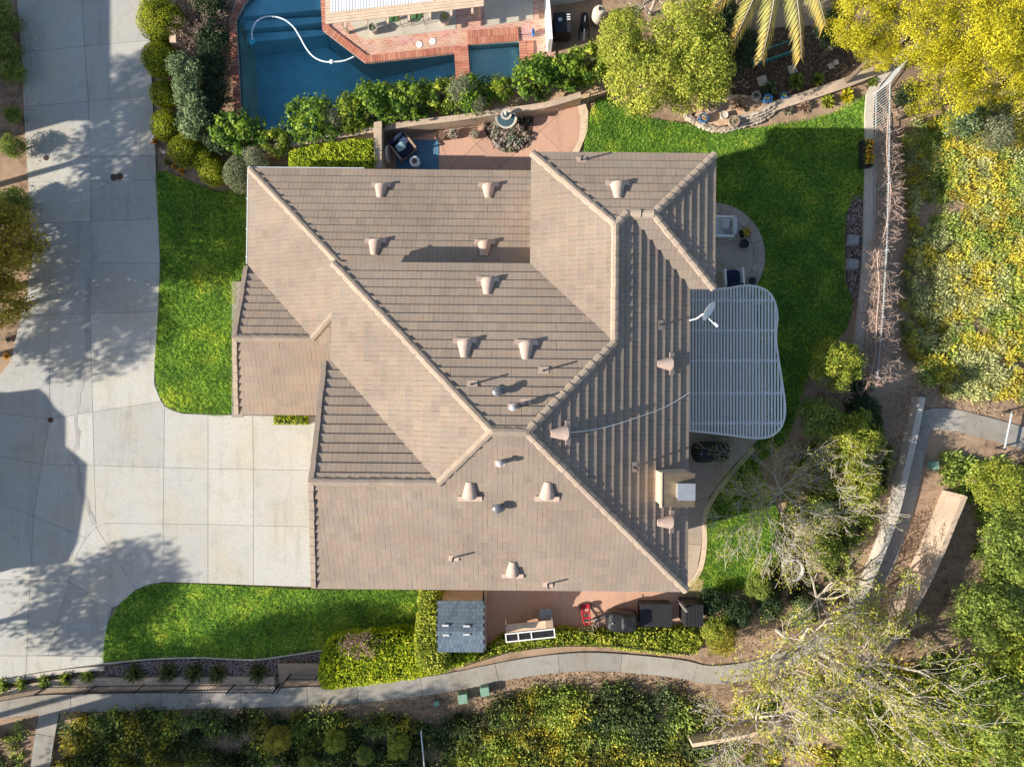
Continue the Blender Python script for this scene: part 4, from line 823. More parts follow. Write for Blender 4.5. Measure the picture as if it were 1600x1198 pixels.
# ------------------------------------------------------------------ pool next door
t = thing('swimming_pool', 'blue swimming pool edged with red brick at the top', 'pool', (POOL[0][0], POOL[0][1], 0)); ox, oy = POOL[0]
def loc2(poly): return [(p[0] - ox, p[1] - oy) for p in poly]
def basin(poly, depth, mat, name):
    if area2(poly) < 0: poly = poly[::-1]
    n = len(poly); MB().add([(*p, -0.01) for p in poly] + [(*p, depth(p[0], p[1])) for p in poly], [tuple(range(n, 2 * n))] + [((i + 1) % n, i, n + i, n + (i + 1) % n) for i in range(n)]).build(name, mat, t)
lp = loc2(POOL); basin(lp, lambda x, y: -0.75 - 1.5 * (1 - sst(x, 4.6, 7.0)), M['plaster'], 'basin')
def watermat(name, col, dens):
    m, nt, b = mat_base(name, 0.02, 0.5); nt.nodes.remove(b); tr = nt.nodes.new('ShaderNodeBsdfTransparent'); gl = nt.nodes.new('ShaderNodeBsdfGlossy'); gl.inputs['Roughness'].default_value = 0.03
    fr = nt.nodes.new('ShaderNodeFresnel'); fr.inputs[0].default_value = 1.33; mx = nt.nodes.new('ShaderNodeMixShader'); nt.links.new(fr.outputs[0], mx.inputs[0]); nt.links.new(tr.outputs[0], mx.inputs[1]); nt.links.new(gl.outputs[0], mx.inputs[2])
    bt = noise_tex(nt, 5, 3, .5); bn = nt.nodes.new('ShaderNodeBump'); bn.inputs['Strength'].default_value = 0.25; bn.inputs['Distance'].default_value = 0.03; nt.links.new(bt.outputs['Fac'], bn.inputs['Height']); nt.links.new(bn.outputs[0], gl.inputs['Normal']); nt.links.new(bn.outputs[0], fr.inputs['Normal'])
    va = nt.nodes.new('ShaderNodeVolumeAbsorption'); va.inputs[0].default_value = (*col, 1); va.inputs[1].default_value = dens
    o = nt.nodes['Material Output']; nt.links.new(mx.outputs[0], o.inputs[0]); nt.links.new(va.outputs[0], o.inputs[1]); return m
M['water'] = watermat('pool_water', (0.08, 0.66, 0.78), 0.14); M['spawater'] = watermat('spa_water', (0.25, 0.80, 0.82), 0.12)
MB().prism(lp, -2.4, -0.10).build('water', M['water'], t)
for k, (ya, yb, z) in enumerate(((-30, 20, -0.35), (20, 35, -0.65), (35, 50, -0.95))): MB().prism(loc2(G2([(373 if ya > 0 else 390, ya), (502, ya - 6), (503, yb - 12), (371, yb)])), -2.2, z).build('step', M['plaster'], t)
brk = MB().box((0, 0, 0), (0.098, 0.30, 0.07)); brm = [brk.mesh('brick', M['brick'], rnd=(k + 0.5) / 7) for k in range(7)]
def coping(parent, pts, z, wout=0.15, o=(0, 0)):
    for a, b in zip(pts, pts[1:]):
        a, b = Vector(a), Vector(b); L = (b - a).length; n = max(1, int(L / 0.108)); d = (b - a) / L; nr = Vector((-d.y, d.x)); ang = math.atan2(d.y, d.x)
        for k in range(n):
            p = a + d * (L * (k + 0.5) / n) + nr * wout; q = link('brick', random.choice(brm), parent, (p.x - o[0], p.y - o[1], z + random.uniform(-0.004, 0.004))); q.rotation_euler.z = ang + random.uniform(-0.015, 0.015)
coping(t, G2([(400, -15), (382, 6), (369, 32), (378, 196)])[::-1], 0.01, 0.15, (ox, oy)); coping(t, G2([(500, -22), (504, 48), (571, 99), (714, 83), (717, 118)]), 0.01, 0.15, (ox, oy))
MB().prism(loc2(G2([(369, 32), (378, 196), (366, 196), (357, 32)])), -0.3, -0.025).prism(loc2(G2([(369, 32), (357, 32), (372, -10), (395, -30), (402, -14), (382, 6)])), -0.3, -0.03).build('coping_bed', M['mortar'], t)
bx = sum(p[0] for p in SPA) / 4, sum(p[1] for p in SPA) / 4
ts = thing('spa', 'square teal spa beside the pool framed in red brick', 'spa', (bx[0], bx[1], 0)); sp = [(p[0] - bx[0], p[1] - bx[1]) for p in SPA]; t_pool = t; t = ts
basin(sp, lambda x, y: -0.95, M['spa'], 'basin'); t = t_pool; MB().prism(sp, -1.0, -0.08).build('water', M['spawater'], ts)
MB().prism(inset(sp, 0.02), -0.98, -0.45).build('bench', M['spa'], ts); MB().prism(inset(sp, 0.02), -0.44, -0.43).build('bench_top', M['spa'], ts)
coping(ts, G2([(735, 128), (731, 71), (811, 65), (814, 122)]), 0.02, 0.15, bx); coping(ts, G2([(735, 128), (731, 71), (811, 65), (814, 122)]), 0.012, 0.46, bx)
def brickmat():
    m, nt, b = mat_base('brick_paving', 0.9, 0.15); g = nt.nodes.new('ShaderNodeNewGeometry'); mp = nt.nodes.new('ShaderNodeMapping'); mp.inputs['Rotation'].default_value = (0, 0, 0.13); nt.links.new(g.outputs['Position'], mp.inputs[0])
    bt = nt.nodes.new('ShaderNodeTexBrick'); bt.inputs['Scale'].default_value = 1.0; bt.inputs['Brick Width'].default_value = 0.215; bt.inputs['Row Height'].default_value = 0.105; bt.inputs['Mortar Size'].default_value = 0.008
    for k, c in ((1, (0.44, 0.20, 0.14)), (2, (0.55, 0.33, 0.25)), (3, (0.52, 0.45, 0.38))): bt.inputs[k].default_value = (*c, 1)
    nt.links.new(mp.outputs[0], bt.inputs[0]); nz = noise_tex(nt, 1.5, 4, .6); nt.links.new(mix(nt, bt.outputs[0], nz.outputs['Color'], None, 'SOFT_LIGHT', 0.4), b.inputs[0]); return m
M['brickpave'] = brickmat()
dkp = [[(500, -30), (504, 48), (571, 99), (715, 83), (716, 60), (868, 50), (868, -30)], [(715, 83), (716, 60), (731, 60), (735, 130), (717, 130)], [(811, 55), (868, 50), (868, 90), (830, 130), (814, 122)], [(731, 59.5), (811, 54.5), (811, 65), (731, 71)]]
mb = MB()
for q in dkp: mb.prism(G2(q), -0.12, -0.028)
tag(mb.build('pool_deck', M['brickpave']), 'red and buff brick paving round the pool', kind='structure')
for q in ([(562, 58), (575, 62), (712, 46), (712, -20), (545, -20), (545, 32)], [(757, 42), (833, 30), (833, -25), (757, -25)]): sheet('pool_terrace', q, -0.012, M['patioslab'])[0]['label'] = 'pale concrete panel set in the brick pool deck'
hz = smooth_poly([(394, 63), (394, 48), (402, 33), (420, 26), (442, 30), (458, 42), (468, 57), (478, 75), (490, 89), (505, 96), (520, 97), (538, 95), (553, 89)], 5, False)
t = thing('pool_cleaner', 'turquoise pool cleaner on a curved white hose in the pool', 'pool cleaner', G(394, 63, -0.1)); w = t.location
MB().tube([G(x, y, -0.075) - w for x, y in hz], 0.032, 7).build('hose', M['hose'], t, True); soft_box('body', pm('cleaner_blue', (0.05, 0.42, 0.55), 0.1, 6, 0.4), (0, -0.05, -0.05), (0.26, 0.30, 0.2), 0.3, t, j=0.01, sub=1); q = G(518, 97, -0.075) - w; MB().lathe([(0.03, -0.06), (0.09, -0.03), (0.09, 0.04), (0.03, 0.07)], q, 10).build('float', M['hose'], t, True)
for px, py, lb in ((655, 70, 'left round white skimmer lid in the brick deck'), (676, 65, 'right round white skimmer lid in the brick deck')): t = thing('skimmer_lid', lb, 'lid', G(px, py, -0.02), 0, 'skimmer lids'); MB().lathe([(0.14, 0), (0.14, 0.012), (0.12, 0.016), (0.02, 0.016)], seg=20).build('lid', M['white'], t); MB().box((0, 0, 0.02), (0.05, 0.02, 0.008)).build('finger_pull', M['cushion'], t)
# patio cover next door
t = thing('patio_cover', 'neighbour patio cover of tan boards with corrugated white panel', 'patio cover', G(630, 20, 0)); zc = 2.5; w = t.location
def cov(x, k): return (x, 38 - (x - 510) * 28 / 245 - k * 4.7)
for k in range(13): MB().prism(inset(G2([cov(508, k), cov(756, k), cov(756, k + 1), cov(508, k + 1)], zc), 0.006), zc - 0.03, zc).build('board', M['edge'], t, world=True)
corr = MB(); nn = 74; pa = [cov(517 + 162 * i / nn, 3.6) for i in range(nn + 1)]; pb = [cov(517 + 162 * i / nn, 14) for i in range(nn + 1)]
corr.add([(*G(x, y, zc)[:2], zc + 0.02 + 0.02 * (i % 2)) for i, (x, y) in enumerate(pa)] + [(*G(x, y, zc)[:2], zc + 0.02 + 0.02 * (i % 2)) for i, (x, y) in enumerate(pb)], [(i, i + 1, nn + 2 + i, nn + 1 + i) for i in range(nn)]); corr.build('corrugated_panel', M['white'], t, world=True)
for x in (520, 745): a = G(*cov(x, 7), zc); MB().box((a.x, a.y + 0.05, zc / 2 - 0.05), (0.12, 0.12, zc - 0.1)).build('post', M['edge'], t, world=True)
for k in range(7): a = G(*cov(540 + k * 33, -0.7), zc - 0.1); MB().box((a.x, a.y + 0.1, zc - 0.10), (0.09, 0.5, 0.12)).build('rafter_tail', M['edge'], t, world=True)
def patio_chair(label, px, py, rz):
    t = thing('patio_chair', label, 'chair', G(px, py, 0.0), rz, 'green patio chairs'); soft_box('seat', M['pchair'], (0, 0, 0.42), (0.50, 0.50, 0.10), 0, t, j=0.003, sub=1); b = soft_box('backrest', M['pchair'], (0, 0.26, 0.68), (0.50, 0.10, 0.5), 0, t, j=0.003, sub=1); b.rotation_euler.x = R(-12)
    for s in (-1, 1):
        MB().tube([(s * 0.28, 0.27, 0.62), (s * 0.29, -0.1, 0.64), (s * 0.28, -0.27, 0.60)], 0.018, 6).build('arm', M['rust'], t)
        for y in (-0.24, 0.24): MB().tube([(s * 0.26, y, 0.62), (s * 0.27, y * 1.1, 0)], 0.014, 6).build('leg', M['rust'], t)
M['pchair'] = pm('green_cushion', (0.06, 0.14, 0.05), 0.2, 8, 0.9)
patio_chair('left green cushioned patio chair under the patio cover', 617, 34, 0.1); patio_chair('right green cushioned patio chair under the patio cover', 653, 30, 0.1)
lathe_thing('urn', 'pale urn with dark plant at the left of the patio cover', 'potted plant', 585, 50, POT(0.2, 0.4), 'stonepot', leafy='darkleaf', n=70, r=0.17)
lathe_thing('urn', 'large pale urn with yellow green plant right of the chairs', 'potted plant', 696, 35, POT(0.25, 0.42), 'stonepot', leafy='lime', n=80, r=0.18)
# white wall and pool equipment
wall_line('white_wall', 'white plastered wall with brick face beside the pool equipment', [(858, 82), (855, 40), (853, 8), (905, -2), (960, -12)], 0.18, 1.15, M['white'], 0)
t = thing('pool_heater', 'dark boxy pool heater behind the white wall', 'heater', G(877, 50, 0), 0.05); MB().box((0, 0, 0.4), (0.72, 0.85, 0.8)).build('cabinet', M['dark'], t, bevel=0.03)
for k in range(3): MB().box((0.26, 0.3 - 0.1 * k, 0.81), (0.14, 0.04, 0.02)).build('vent', M['white'], t)
MB().lathe([(0.09, 0.8), (0.09, 0.84), (0.02, 0.85)], (-0.1, 0.1, 0), 12).build('cap', M['galv'], t)
t = thing('pool_pump', 'black pool pump with pipes right of the heater', 'pump', G(912, 46, 0)); MB().lathe([(0.14, 0), (0.16, 0.3), (0.12, 0.4), (0.05, 0.42)], seg=14).build('strainer', M['dark'], t); MB().tube([(0, 0.1, 0.2), (0.05, 0.55, 0.22)], 0.13, 12).build('motor', M['dark'], t)
for k in range(3): MB().tube([(-0.2 + 0.2 * k, -0.5, 0.05), (-0.2 + 0.2 * k, -0.2, 0.3), (-0.1 + 0.12 * k, 0.35, 0.35), (-0.1 + 0.12 * k, 0.6, 0.1)], 0.035, 7).build('pipe', M['white' if k == 1 else 'dark'], t, True)
t = lathe_thing('pool_filter', 'pale round pool filter tank beside the grey tree', 'filter', 933, 32, [(0.22, 0), (0.27, 0.1), (0.27, 0.7), (0.2, 0.85), (0.05, 0.9)], 'stonepot', part='tank'); MB().lathe([(0.06, 0.88), (0.06, 1.0), (0.02, 1.02)], seg=10).build('valve', M['dark'], t)
t = thing('pool_float', 'small blue chlorine float on the spa deck', 'float', G(833, 54, 0)); MB().lathe([(0.06, 0), (0.1, 0.08), (0.1, 0.2), (0.05, 0.24)], seg=14, sx=0.7, sy=1.6).build('body', M['bluegl'], t, True); MB().box((0, 0, 0.25), (0.05, 0.2, 0.02)).build('handle', M['dark'], t)

# ------------------------------------------------------------------ side yard
t = thing('garden_shed', 'garden shed with blue grey shingle gable roof in the side yard', 'shed', G(720, 975, 0)); w = t.location
zr, ze = 2.25, 1.85; A = G2([(683, 938), (756, 938), (757, 1018), (690, 1018)], ze); x0, x1 = A[0][0], A[1][0]; yn, ys = A[0][1], A[2][1]; ym = G(0, 985, zr).y
MB().box(((x0 + x1) / 2 - w.x, (yn + ys) / 2 - w.y, ze / 2 - 0.05), (x1 - x0 - 0.2, yn - ys - 0.2, ze - 0.02)).build('wall', M['block'], t)
rf = MB().add([(x0 - w.x, yn - w.y, ze), (x1 - w.x, yn - w.y, ze), (x1 - w.x, ym - w.y, zr), (x0 - w.x, ym - w.y, zr), (x1 - w.x, ys - w.y, ze), (x0 - w.x, ys - w.y, ze)], [(0, 1, 2, 3), (3, 2, 4, 5)]).build('roof', M['dark'], t)
for side, (ya, yb) in enumerate(((yn, ym), (ys, ym))):
    nrw = 8 if side == 0 else 5; me = MB().box((0, 0, 0), (0.148, abs(yb - ya) / nrw * 1.04, 0.02)).mesh('shingle', M['shingle']); sl_ = math.atan2(zr - ze, abs(yb - ya)) * (-1 if side == 0 else 1)
    for r_ in range(nrw):
        for c_ in range(int((x1 - x0) / 0.155)):
            f_ = (r_ + 0.5) / nrw; o = link('shingle', me, rf, (x0 + 0.09 + c_ * 0.155 + (0.05 if r_ % 2 else 0) - w.x, ya + (yb - ya) * f_ - w.y, ze + (zr - ze) * f_ + 0.018)); o.rotation_euler.x = sl_ + (0.04 if side == 0 else -0.04)
for px, py in ((696, 977), (729, 978), (729, 991), (697, 992)): q = G(px, py, zr + 0.02); MB().box((q.x - w.x, q.y - w.y, zr - 0.0), (0.26, 0.08, 0.04)).build('ridge_vent', M['cushion'], t, bevel=0.01)
t = thing('cold_frame', 'white framed table with dark glass panes leaning in the side yard', 'cold frame', G(827, 975, 0), R(6))
MB().box((0, 0.16, 0.72), (2.0, 0.36, 0.04)).build('top', M['edge'], t); MB().box((0.85, 0.18, 0.75), (0.3, 0.3, 0.02)).build('cushion', M['wood'], t)
for y in (-0.03, -0.36): MB().box((0, y, 0.78), (2.1, 0.05, 0.05)).build('rail', M['white'], t)
for x in (-1.02, -0.5, 0.05, 1.02): MB().box((x, -0.195, 0.78), (0.05, 0.30, 0.05)).build('mullion', M['white'], t)
for a, b in ((-1.0, -0.52), (-0.48, 0.03), (0.07, 1.0)): MB().box(((a + b) / 2, -0.195, 0.76), (b - a, 0.28, 0.015)).build('pane', M['black'], t)
for x in (-0.98, 0.98):
    for y in (-0.3, 0.3): MB().box((x, y, 0.37), (0.06, 0.06, 0.74)).build('leg', M['white'], t)
t = thing('storage_box', 'grey plastic box beside the white framed table', 'box', G(852, 955, 0), 0.05); MB().box((0, 0, 0.2), (0.5, 0.36, 0.4)).build('bin', M['slate'], t, bevel=0.02); MB().box((0, 0, 0.41), (0.53, 0.39, 0.03)).build('lid', M['slate'], t)
t = thing('hand_truck', 'red hand truck with two wheels lying in the side yard', 'hand truck', G(915, 958, 0), 0.1)
for s in (-1, 1):
    MB().tube([(s * 0.15, 0.35, 0.16), (s * 0.16, -0.1, 0.3), (s * 0.10, -0.38, 0.34)], 0.03, 6).build('side_rail', M['red'], t, True); MB().tube([(s * 0.20, 0.34, 0.13), (s * 0.27, 0.34, 0.13)], 0.13, 14).build('wheel', M['tyre'], t)
for y in (-0.35, -0.1, 0.15): MB().box((0, y, 0.28), (0.3, 0.06, 0.03)).build('crossbar', M['red'], t)
MB().box((0, 0.33, 0.1), (0.4, 0.18, 0.03)).build('toe_plate', M['red'], t)
def bike():
    t = thing('bicycle', 'dark bicycle leaning between hand truck and covered grill', 'bicycle', G(937, 962, 0), 0.35)
    for x in (-0.28, 0.30):
        rg = [(x + 0.30 * math.cos(a), 0.1 + 0.10 * math.sin(a), 0.34 + 0.30 * math.sin(a)) for a in [k * math.pi / 10 for k in range(21)]]; wh = MB().tube(rg, 0.025, 5, cap=False).build('wheel', M['tyre'], t, True); sp_ = MB()
        for a in range(8): sp_.tube([(x, 0.1, 0.34), (x + 0.29 * math.cos(a * .785), 0.1 + 0.1 * math.sin(a * .785), 0.34 + 0.29 * math.sin(a * .785))], 0.005, 3)
        sp_.build('spokes', M['galv'], wh)
    MB().tube([(-0.28, 0.1, 0.34), (-0.1, 0.14, 0.7), (0.2, 0.14, 0.72), (0.3, 0.1, 0.34)], 0.02, 6).tube([(-0.1, 0.14, 0.7), (0, 0.1, 0.32), (0.2, 0.14, 0.72)], 0.02, 6).build('frame', M['galv'], t); MB().tube([(0.22, -0.12, 0.95), (0.2, 0.14, 0.92), (0.24, 0.4, 0.95)], 0.018, 6).build('handlebar', M['dark'], t); soft_box('saddle', M['dark'], (-0.14, 0.14, 0.84), (0.25, 0.14, 0.07), 0, t, j=0.0, sub=1)
bike()
covered_grill('black covered grill in the side yard with a small white badge', 968, 962, R(-3), 1.35, 0.85)
t = thing('tarp_box', 'flat black lidded storage box at the end of the side yard', 'box', G(1020, 953, 0)); MB().box((0, 0, 0.33), (1.3, 0.9, 0.66)).build('box', M['dark'], t, bevel=0.02); MB().box((0, 0, 0.68), (1.36, 0.96, 0.04)).build('lid', M['dark'], t, bevel=0.01)
t = thing('side_gate', 'dark slatted side gate with grey post at the yard end', 'gate', G(1058, 945, 0)); MB().box((0, 0.25, 0.8), (0.07, 0.07, 1.6)).build('post', M['galv'], t)
for k in range(7): MB().box((0.12 + k * 0.11, -0.1, 0.55), (0.09, 0.9, 1.1)).build('board', M['dark'], t)
t = thing('yard_curb', 'tan strip of wall between shed and side yard', 'curb', G(759, 960, 0)); MB().box((0, -0.1, 0.3), (0.08, 2.4, 0.7)).build('wall', M['block'], t)

# ------------------------------------------------------------------ garden at the upper right
sheet('garden_soil', [(1130, 60), (1300, 40), (1410, 90), (1330, 128), (1205, 168), (1150, 150), (1120, 110)], 0.0, M['darksoil'], 3)[0]['label'] = 'dark soil bed of the upper right garden'
sheet('flower_soil', [(1200, 178), (1290, 152), (1345, 133), (1352, 148), (1300, 178), (1225, 194)], -0.01, M['soil'], 3)[0]['label'] = 'strip of brown soil below the stone edging'
for (px, py, s, lb) in ((1191, 127, 0.42, 'larger square paving stone in the dark garden bed'), (1238, 109, 0.38, 'tan paving stone in the middle of the garden bed'), (1298, 104, 0.24, 'small paving stone at the right of the garden bed'), (1306, 98, 0.22, 'smallest paving stone beside the yellow tree')):
    o = MB().prism([(a * s / 2, b * s / 2) for a, b in ((-1, -.9), (.9, -1), (1, .95), (-.95, 1))], 0, 0.05).build('paving_stone', M['stone'], bevel=0.01); o.location = G(px, py, 0.0); o.rotation_euler.z = 0.35; tag(o, lb, 'stone', 'garden paving stones')
t = thing('trough', 'long teal planter trough in the garden bed', 'planter', G(1205, 86, 0), R(19))
for y in (-0.22, 0.22): MB().box((0, y, 0.15), (1.9, 0.05, 0.3)).build('side', M['teal'], t)
for x in (-0.93, 0.93): MB().box((x, 0, 0.15), (0.05, 0.39, 0.29)).build('end', M['teal'], t)
MB().box((0, 0, 0.12), (1.8, 0.38, 0.22)).build('soil', M['darksoil'], t)
t = thing('stone_wall', 'stacked tan stone wall curving below the potted plants', 'stone wall', G(1150, 195, 0)); stm = []
for k in range(6):
    m_ = MB(); q = [(math.cos(a) * 0.5 * random.uniform(.8, 1.1), math.sin(a) * 0.5 * random.uniform(.75, 1.1)) for a in [i * math.pi / 3 + .2 for i in range(6)]]; m_.prism(q, -0.5, 0.5, [(x * 0.88, y * 0.86) for x, y in q]); stm.append(m_.mesh('stone', M['stone']))
row0 = smooth_poly([(1072, 184), (1090, 195), (1110, 203), (1135, 204), (1160, 197), (1185, 190), (1205, 178)], 4, False)
for lv in range(4):
    for k, (px, py) in enumerate(row0):
        if lv > 1 and px < 1150: continue
        for e in (0, 1):
            q = G(px + e * 2.8 + random.uniform(-1, 1), py - lv * (5 if px > 1150 else 3.5) + random.uniform(-.7, .7), 0.06 + lv * 0.09); o = link('stone', random.choice(stm), t, q - t.location); o.scale = (random.uniform(.16, .28), random.uniform(.13, .18), 0.1); o.rotation_euler.z = random.uniform(0.1, 0.6)
sheet('terrace_soil', [(1085, 185), (1100, 165), (1130, 150), (1175, 150), (1205, 168), (1195, 180), (1150, 192), (1110, 198)], 0.12, M['sand'], 3)[0]['label'] = 'sandy raised bed behind the stacked stone wall'
PV = [(1097, 188, 'bluegl', 'flower', 'blue glazed pot with orange plant at the stone wall end', .2), (1110, 173, 'clay', 'darkleaf', 'grey bowl planter beside the yellow green tree', .2), (1129, 183, 'stonepot', None, 'small empty stone bowl on the sandy bed', .17), (1143, 194, 'clay', 'olive', 'round planter of trailing olive leaves on the stone wall', .24), (1178, 154, 'stonepot', 'darkleaf', 'pale stone pot at the left of the garden pots', .2), (1196, 158, 'bluegl', 'olive', 'blue rimmed pot between the pale pot and the small blue pot', .2), (1223, 152, 'bluegl', 'lime', 'small blue pot with bright leaves on the stone edging', .15)]
for px, py, mt, lf, lb, r in PV: lathe_thing('garden_pot', lb, 'pot', px, py, POT(r, r * 1.5), mt, leafy=lf, z=0.12, n=60, leaf=0.07, r=r * 0.85, group='garden pots')
def tuft(name, label, px, py, r, mat, n=180, leaf=0.16, aspect=6.0, group=None, z=0.0, upk=0.9, cat='plant'):
    p = G(px, py, z); p.z = max(z, ground(p.x, p.y)); t = thing(name, label, cat, p, 0, group); d = dirs(n, upk); d[:, 2] = np.abs(d[:, 2]); P = d * r * RNG.uniform(0.25, 1, (n, 1)); U = d * (leaf * 0.5); Wd = np.cross(d, RNG.normal(0, 1, (n, 3))); Wd /= np.linalg.norm(Wd, axis=1, keepdims=True); Wd *= leaf / aspect
    link('leaves', quads_mesh('leaves', np.stack([P - U, P - U * .1 + Wd, P + U, P - U * .1 - Wd], 1), RNG.random(n), M[mat]), t)
    MB().lathe([(0.05 + r * .15, -0.05), (r * 0.2, 0.05), (0.02, 0.12)], seg=8).build('base', M['bark'], t); return t
for px, py, r, mt, lb in ((1202, 140, .34, 'sage', 'round grey green succulent in the garden bed'), (1243, 130, .38, 'fresh', 'leafy green clump right of the succulent'), (1277, 125, .28, 'fresh', 'small green plant near the garden edging'), (1292, 160, .3, 'lime', 'pale yellow green flowering plant below the edging'), (1322, 150, .32, 'goldleaf', 'yellow shrublet below the right end of the edging'), (1256, 168, .26, 'pinkbrush', 'pink flowering plant in the soil strip'), (1230, 173, .2, 'pale_flower', 'white flowering plant in the soil strip'), (1362, 130, .2, 'fresh', 'little green weed at the fence corner'), (1155, 165, .4, 'pinkbrush', 'dry twiggy plant on the sandy bed')): tuft('garden_plant', lb, px, py, r, mt, 170, 0.2, 3.5, 'plants in the upper right garden')
t = thing('flower_trough', 'dark trough of orange and yellow flowers on the fence curb', 'planter', G(1350, 243, 0.08)); MB().box((0, 0, 0.15), (0.46, 1.15, 0.34)).build('trough', M['dark'], t, bevel=0.02)
n = 260; P = np.c_[RNG.uniform(-.2, .2, n), RNG.uniform(-.52, .52, n), RNG.uniform(.30, .48, n)]; link('leaves', quads_mesh('l', leaf_arrays(P, np.tile([0, 0, 1.], (n, 1)), 0.09), RNG.random(n) * .6, M['fresh']), t)
n = 70; P = np.c_[RNG.uniform(-.18, .18, n), RNG.uniform(-.5, .5, n), RNG.uniform(.45, .54, n)]; link('blossoms', quads_mesh('l', leaf_arrays(P, np.tile([0, 0, 1.], (n, 1)), 0.085, 1.0, .3), RNG.random(n) * .7, M['flower']), t)
# gravel beds
def pebbles(name, label, pts, z, n, size=(0.035, 0.09), smooth=3):
    o, poly = sheet(name, pts, z, M['darksoil'], smooth, 0.05); o['label'] = label; P = sample_poly(inset(poly, 0.03), n); mb = MB(); rn = []
    for x, y in P:
        s = random.uniform(*size); a = random.random() * 6; h = s * random.uniform(.4, .7); c, d = math.cos(a), math.sin(a); q = [(x + (c * u - d * v * .8) * s / 2, y + (d * u + c * v * .8) * s / 2) for u, v in ((1, .2), (.3, 1), (-.7, .7), (-1, -.3), (0, -1))]
        mb.add([(*k, z) for k in q] + [(x, y, z + h)], [(i, (i + 1) % 5, 5) for i in range(5)]); rn += [random.random()] * 5
    g = mb.build('pebbles', M['gravel'], o, rnd=rn); g['kind'] = 'stuff'
pebbles('gravel_bed', 'bed of purple grey gravel below the curved front lawn', [(175, 1040), (240, 1031), (310, 1029), (355, 1031), (400, 1031), (440, 1027), (505, 1018), (505, 1046), (445, 1050), (430, 1056), (300, 1058), (170, 1056)], -0.02, 3200)
pebbles('gravel_strip', 'narrow strip of pale gravel at the right lawn edge', [(1346, 303), (1330, 312), (1323, 345), (1323, 400), (1324, 440), (1335, 470), (1346, 440), (1349, 360)], -0.02, 900)
L_, R_ = ribbon(smooth_poly(G2([(163, 1036), (240, 1029), (310, 1027), (355, 1029), (400, 1030), (440, 1025), (505, 1015)]), 6, False), 0.06); tag(MB().prism([tuple(p) for p in L_ + R_[::-1]], -0.05, 0.035).build('lawn_edging', M['greywall']), 'thin wavy concrete strip between front lawn and gravel', kind='structure')
L_, R_ = ribbon(smooth_poly(G2([(-20, 1070), (60, 1054), (120, 1046), (163, 1043)]), 5, False), 0.18); tag(MB().prism([tuple(p) for p in L_ + R_[::-1]], -0.05, 0.06).build('driveway_curb', M['greywall']), 'low concrete curb along the driveway bottom', kind='structure')
for px, py, lb in ((1331, 376, 'upper grey stone block in the gravel strip'), (1330, 413, 'lower grey stone block in the gravel strip')): o = MB().prism([(-.24, -.25), (.22, -.27), (.26, .2), (-.2, .26)], -0.05, 0.26, [(-.2, -.2), (.18, -.22), (.21, .16), (-.16, .21)]).build('stone_block', M['slate'], bevel=0.02); o.location = G(px, py, 0); tag(o, lb, 'stone block', 'stone blocks in the gravel strip')
t = thing('ring_planter', 'round white concrete ring under the bare tree', 'planter', G(1236, 888, 0)); t_ = MB(); n = 24
t_.lathe([(0.37, 0), (0.40, 0.28), (0.46, 0.28), (0.48, 0.0)], seg=n); t_.f = [f for f in t_.f if len(f) == 4]; t_.build('ring', M['palemetal'], t, True); MB().lathe([(0.41, 0.1), (0.02, 0.12)], seg=16).build('soil', M['darksoil'], t)
# utility boxes, gate, rail
for px, py, s, lb in ((683, 1096, .22, 'smallest green utility box beside the sidewalk'), (724, 1086, .42, 'middle green utility box beside the sidewalk'), (758, 1075, .40, 'rightmost green utility box beside the sidewalk'), (1455, 726, .34, 'green utility box beside the right hand path')):
    t = thing('utility_box', lb, 'utility box', G(px, py, -0.06), 0.15, 'green utility boxes'); MB().prism([(-s / 2, -s / 2), (s / 2, -s / 2), (s / 2, s / 2), (-s / 2, s / 2)], -0.05, s * 0.85, [(-s * .44, -s * .44), (s * .44, -s * .44), (s * .44, s * .44), (-s * .44, s * .44)]).build('housing', M['greenbox'], t, bevel=0.02); MB().box((0, 0, s * 0.86), (s * .94, s * .94, 0.03)).build('lid', M['greenbox'], t, bevel=0.01)
t = thing('path_barrier', 'grey steel barrier bar across the right hand path', 'barrier', G(1558, 700, 0)); q = G(1570, 642, 0) - t.location
MB().tube([(0, 0, 0.45), (q.x, q.y, 0.45)], 0.04, 8).build('bar', M['greysteel'], t)
for k in (0.0, 0.97): MB().tube([(q.x * k, q.y * k, -0.1), (q.x * k, q.y * k, 0.5)], 0.04, 8).build('post', M['steel'], t)
t = thing('handrail', 'thin grey pipe rail among the shrubs at the bottom edge', 'handrail', G(660, 1132, 0)); q = G(668, 1215, 0) - t.location; MB().tube([(0, 0, 0.5), (q.x, q.y, 0.5)], 0.03, 8).build('rail', M['galv'], t)
for k in (0.02, 0.5, 0.98): MB().tube([(q.x * k, q.y * k, -0.35), (q.x * k, q.y * k, 0.5)], 0.025, 6).build('post', M['galv'], t)
tuft('succulent', 'white succulent in the flower bed at the far left', 13, 530, .14, 'pale_flower', 60, .12, 3); tuft('marigold', 'yellow marigold in the flower bed at the far left', 11, 556, .14, 'flower', 60, .1, 2)
t = thing('garden_gnome', 'small white and orange ornament by the driveway topiaries', 'ornament', G(258, 237, 0)); MB().lathe([(0.10, 0), (0.13, 0.1), (0.08, 0.25), (0.02, 0.27)], seg=12).build('body', M['white'], t, True); MB().lathe([(0.07, 0.25), (0.08, 0.31), (0.02, 0.38)], seg=12).build('head', M['clay'], t, True)
for px, py, mt, lb in ((243, 221, 'flower', 'orange flowers below the driveway topiaries, top of the row'), (262, 254, 'fresh', 'leafy green plant beside the white ornament'), (273, 261, 'flower', 'orange flowers beside the lawn corner'), (284, 268, 'flower', 'yellow flowers nearest the grey clipped shrub')): tuft('bedding_plant', lb, px, py, .16, mt, 60, .1, 2.0, 'bedding plants by the driveway')
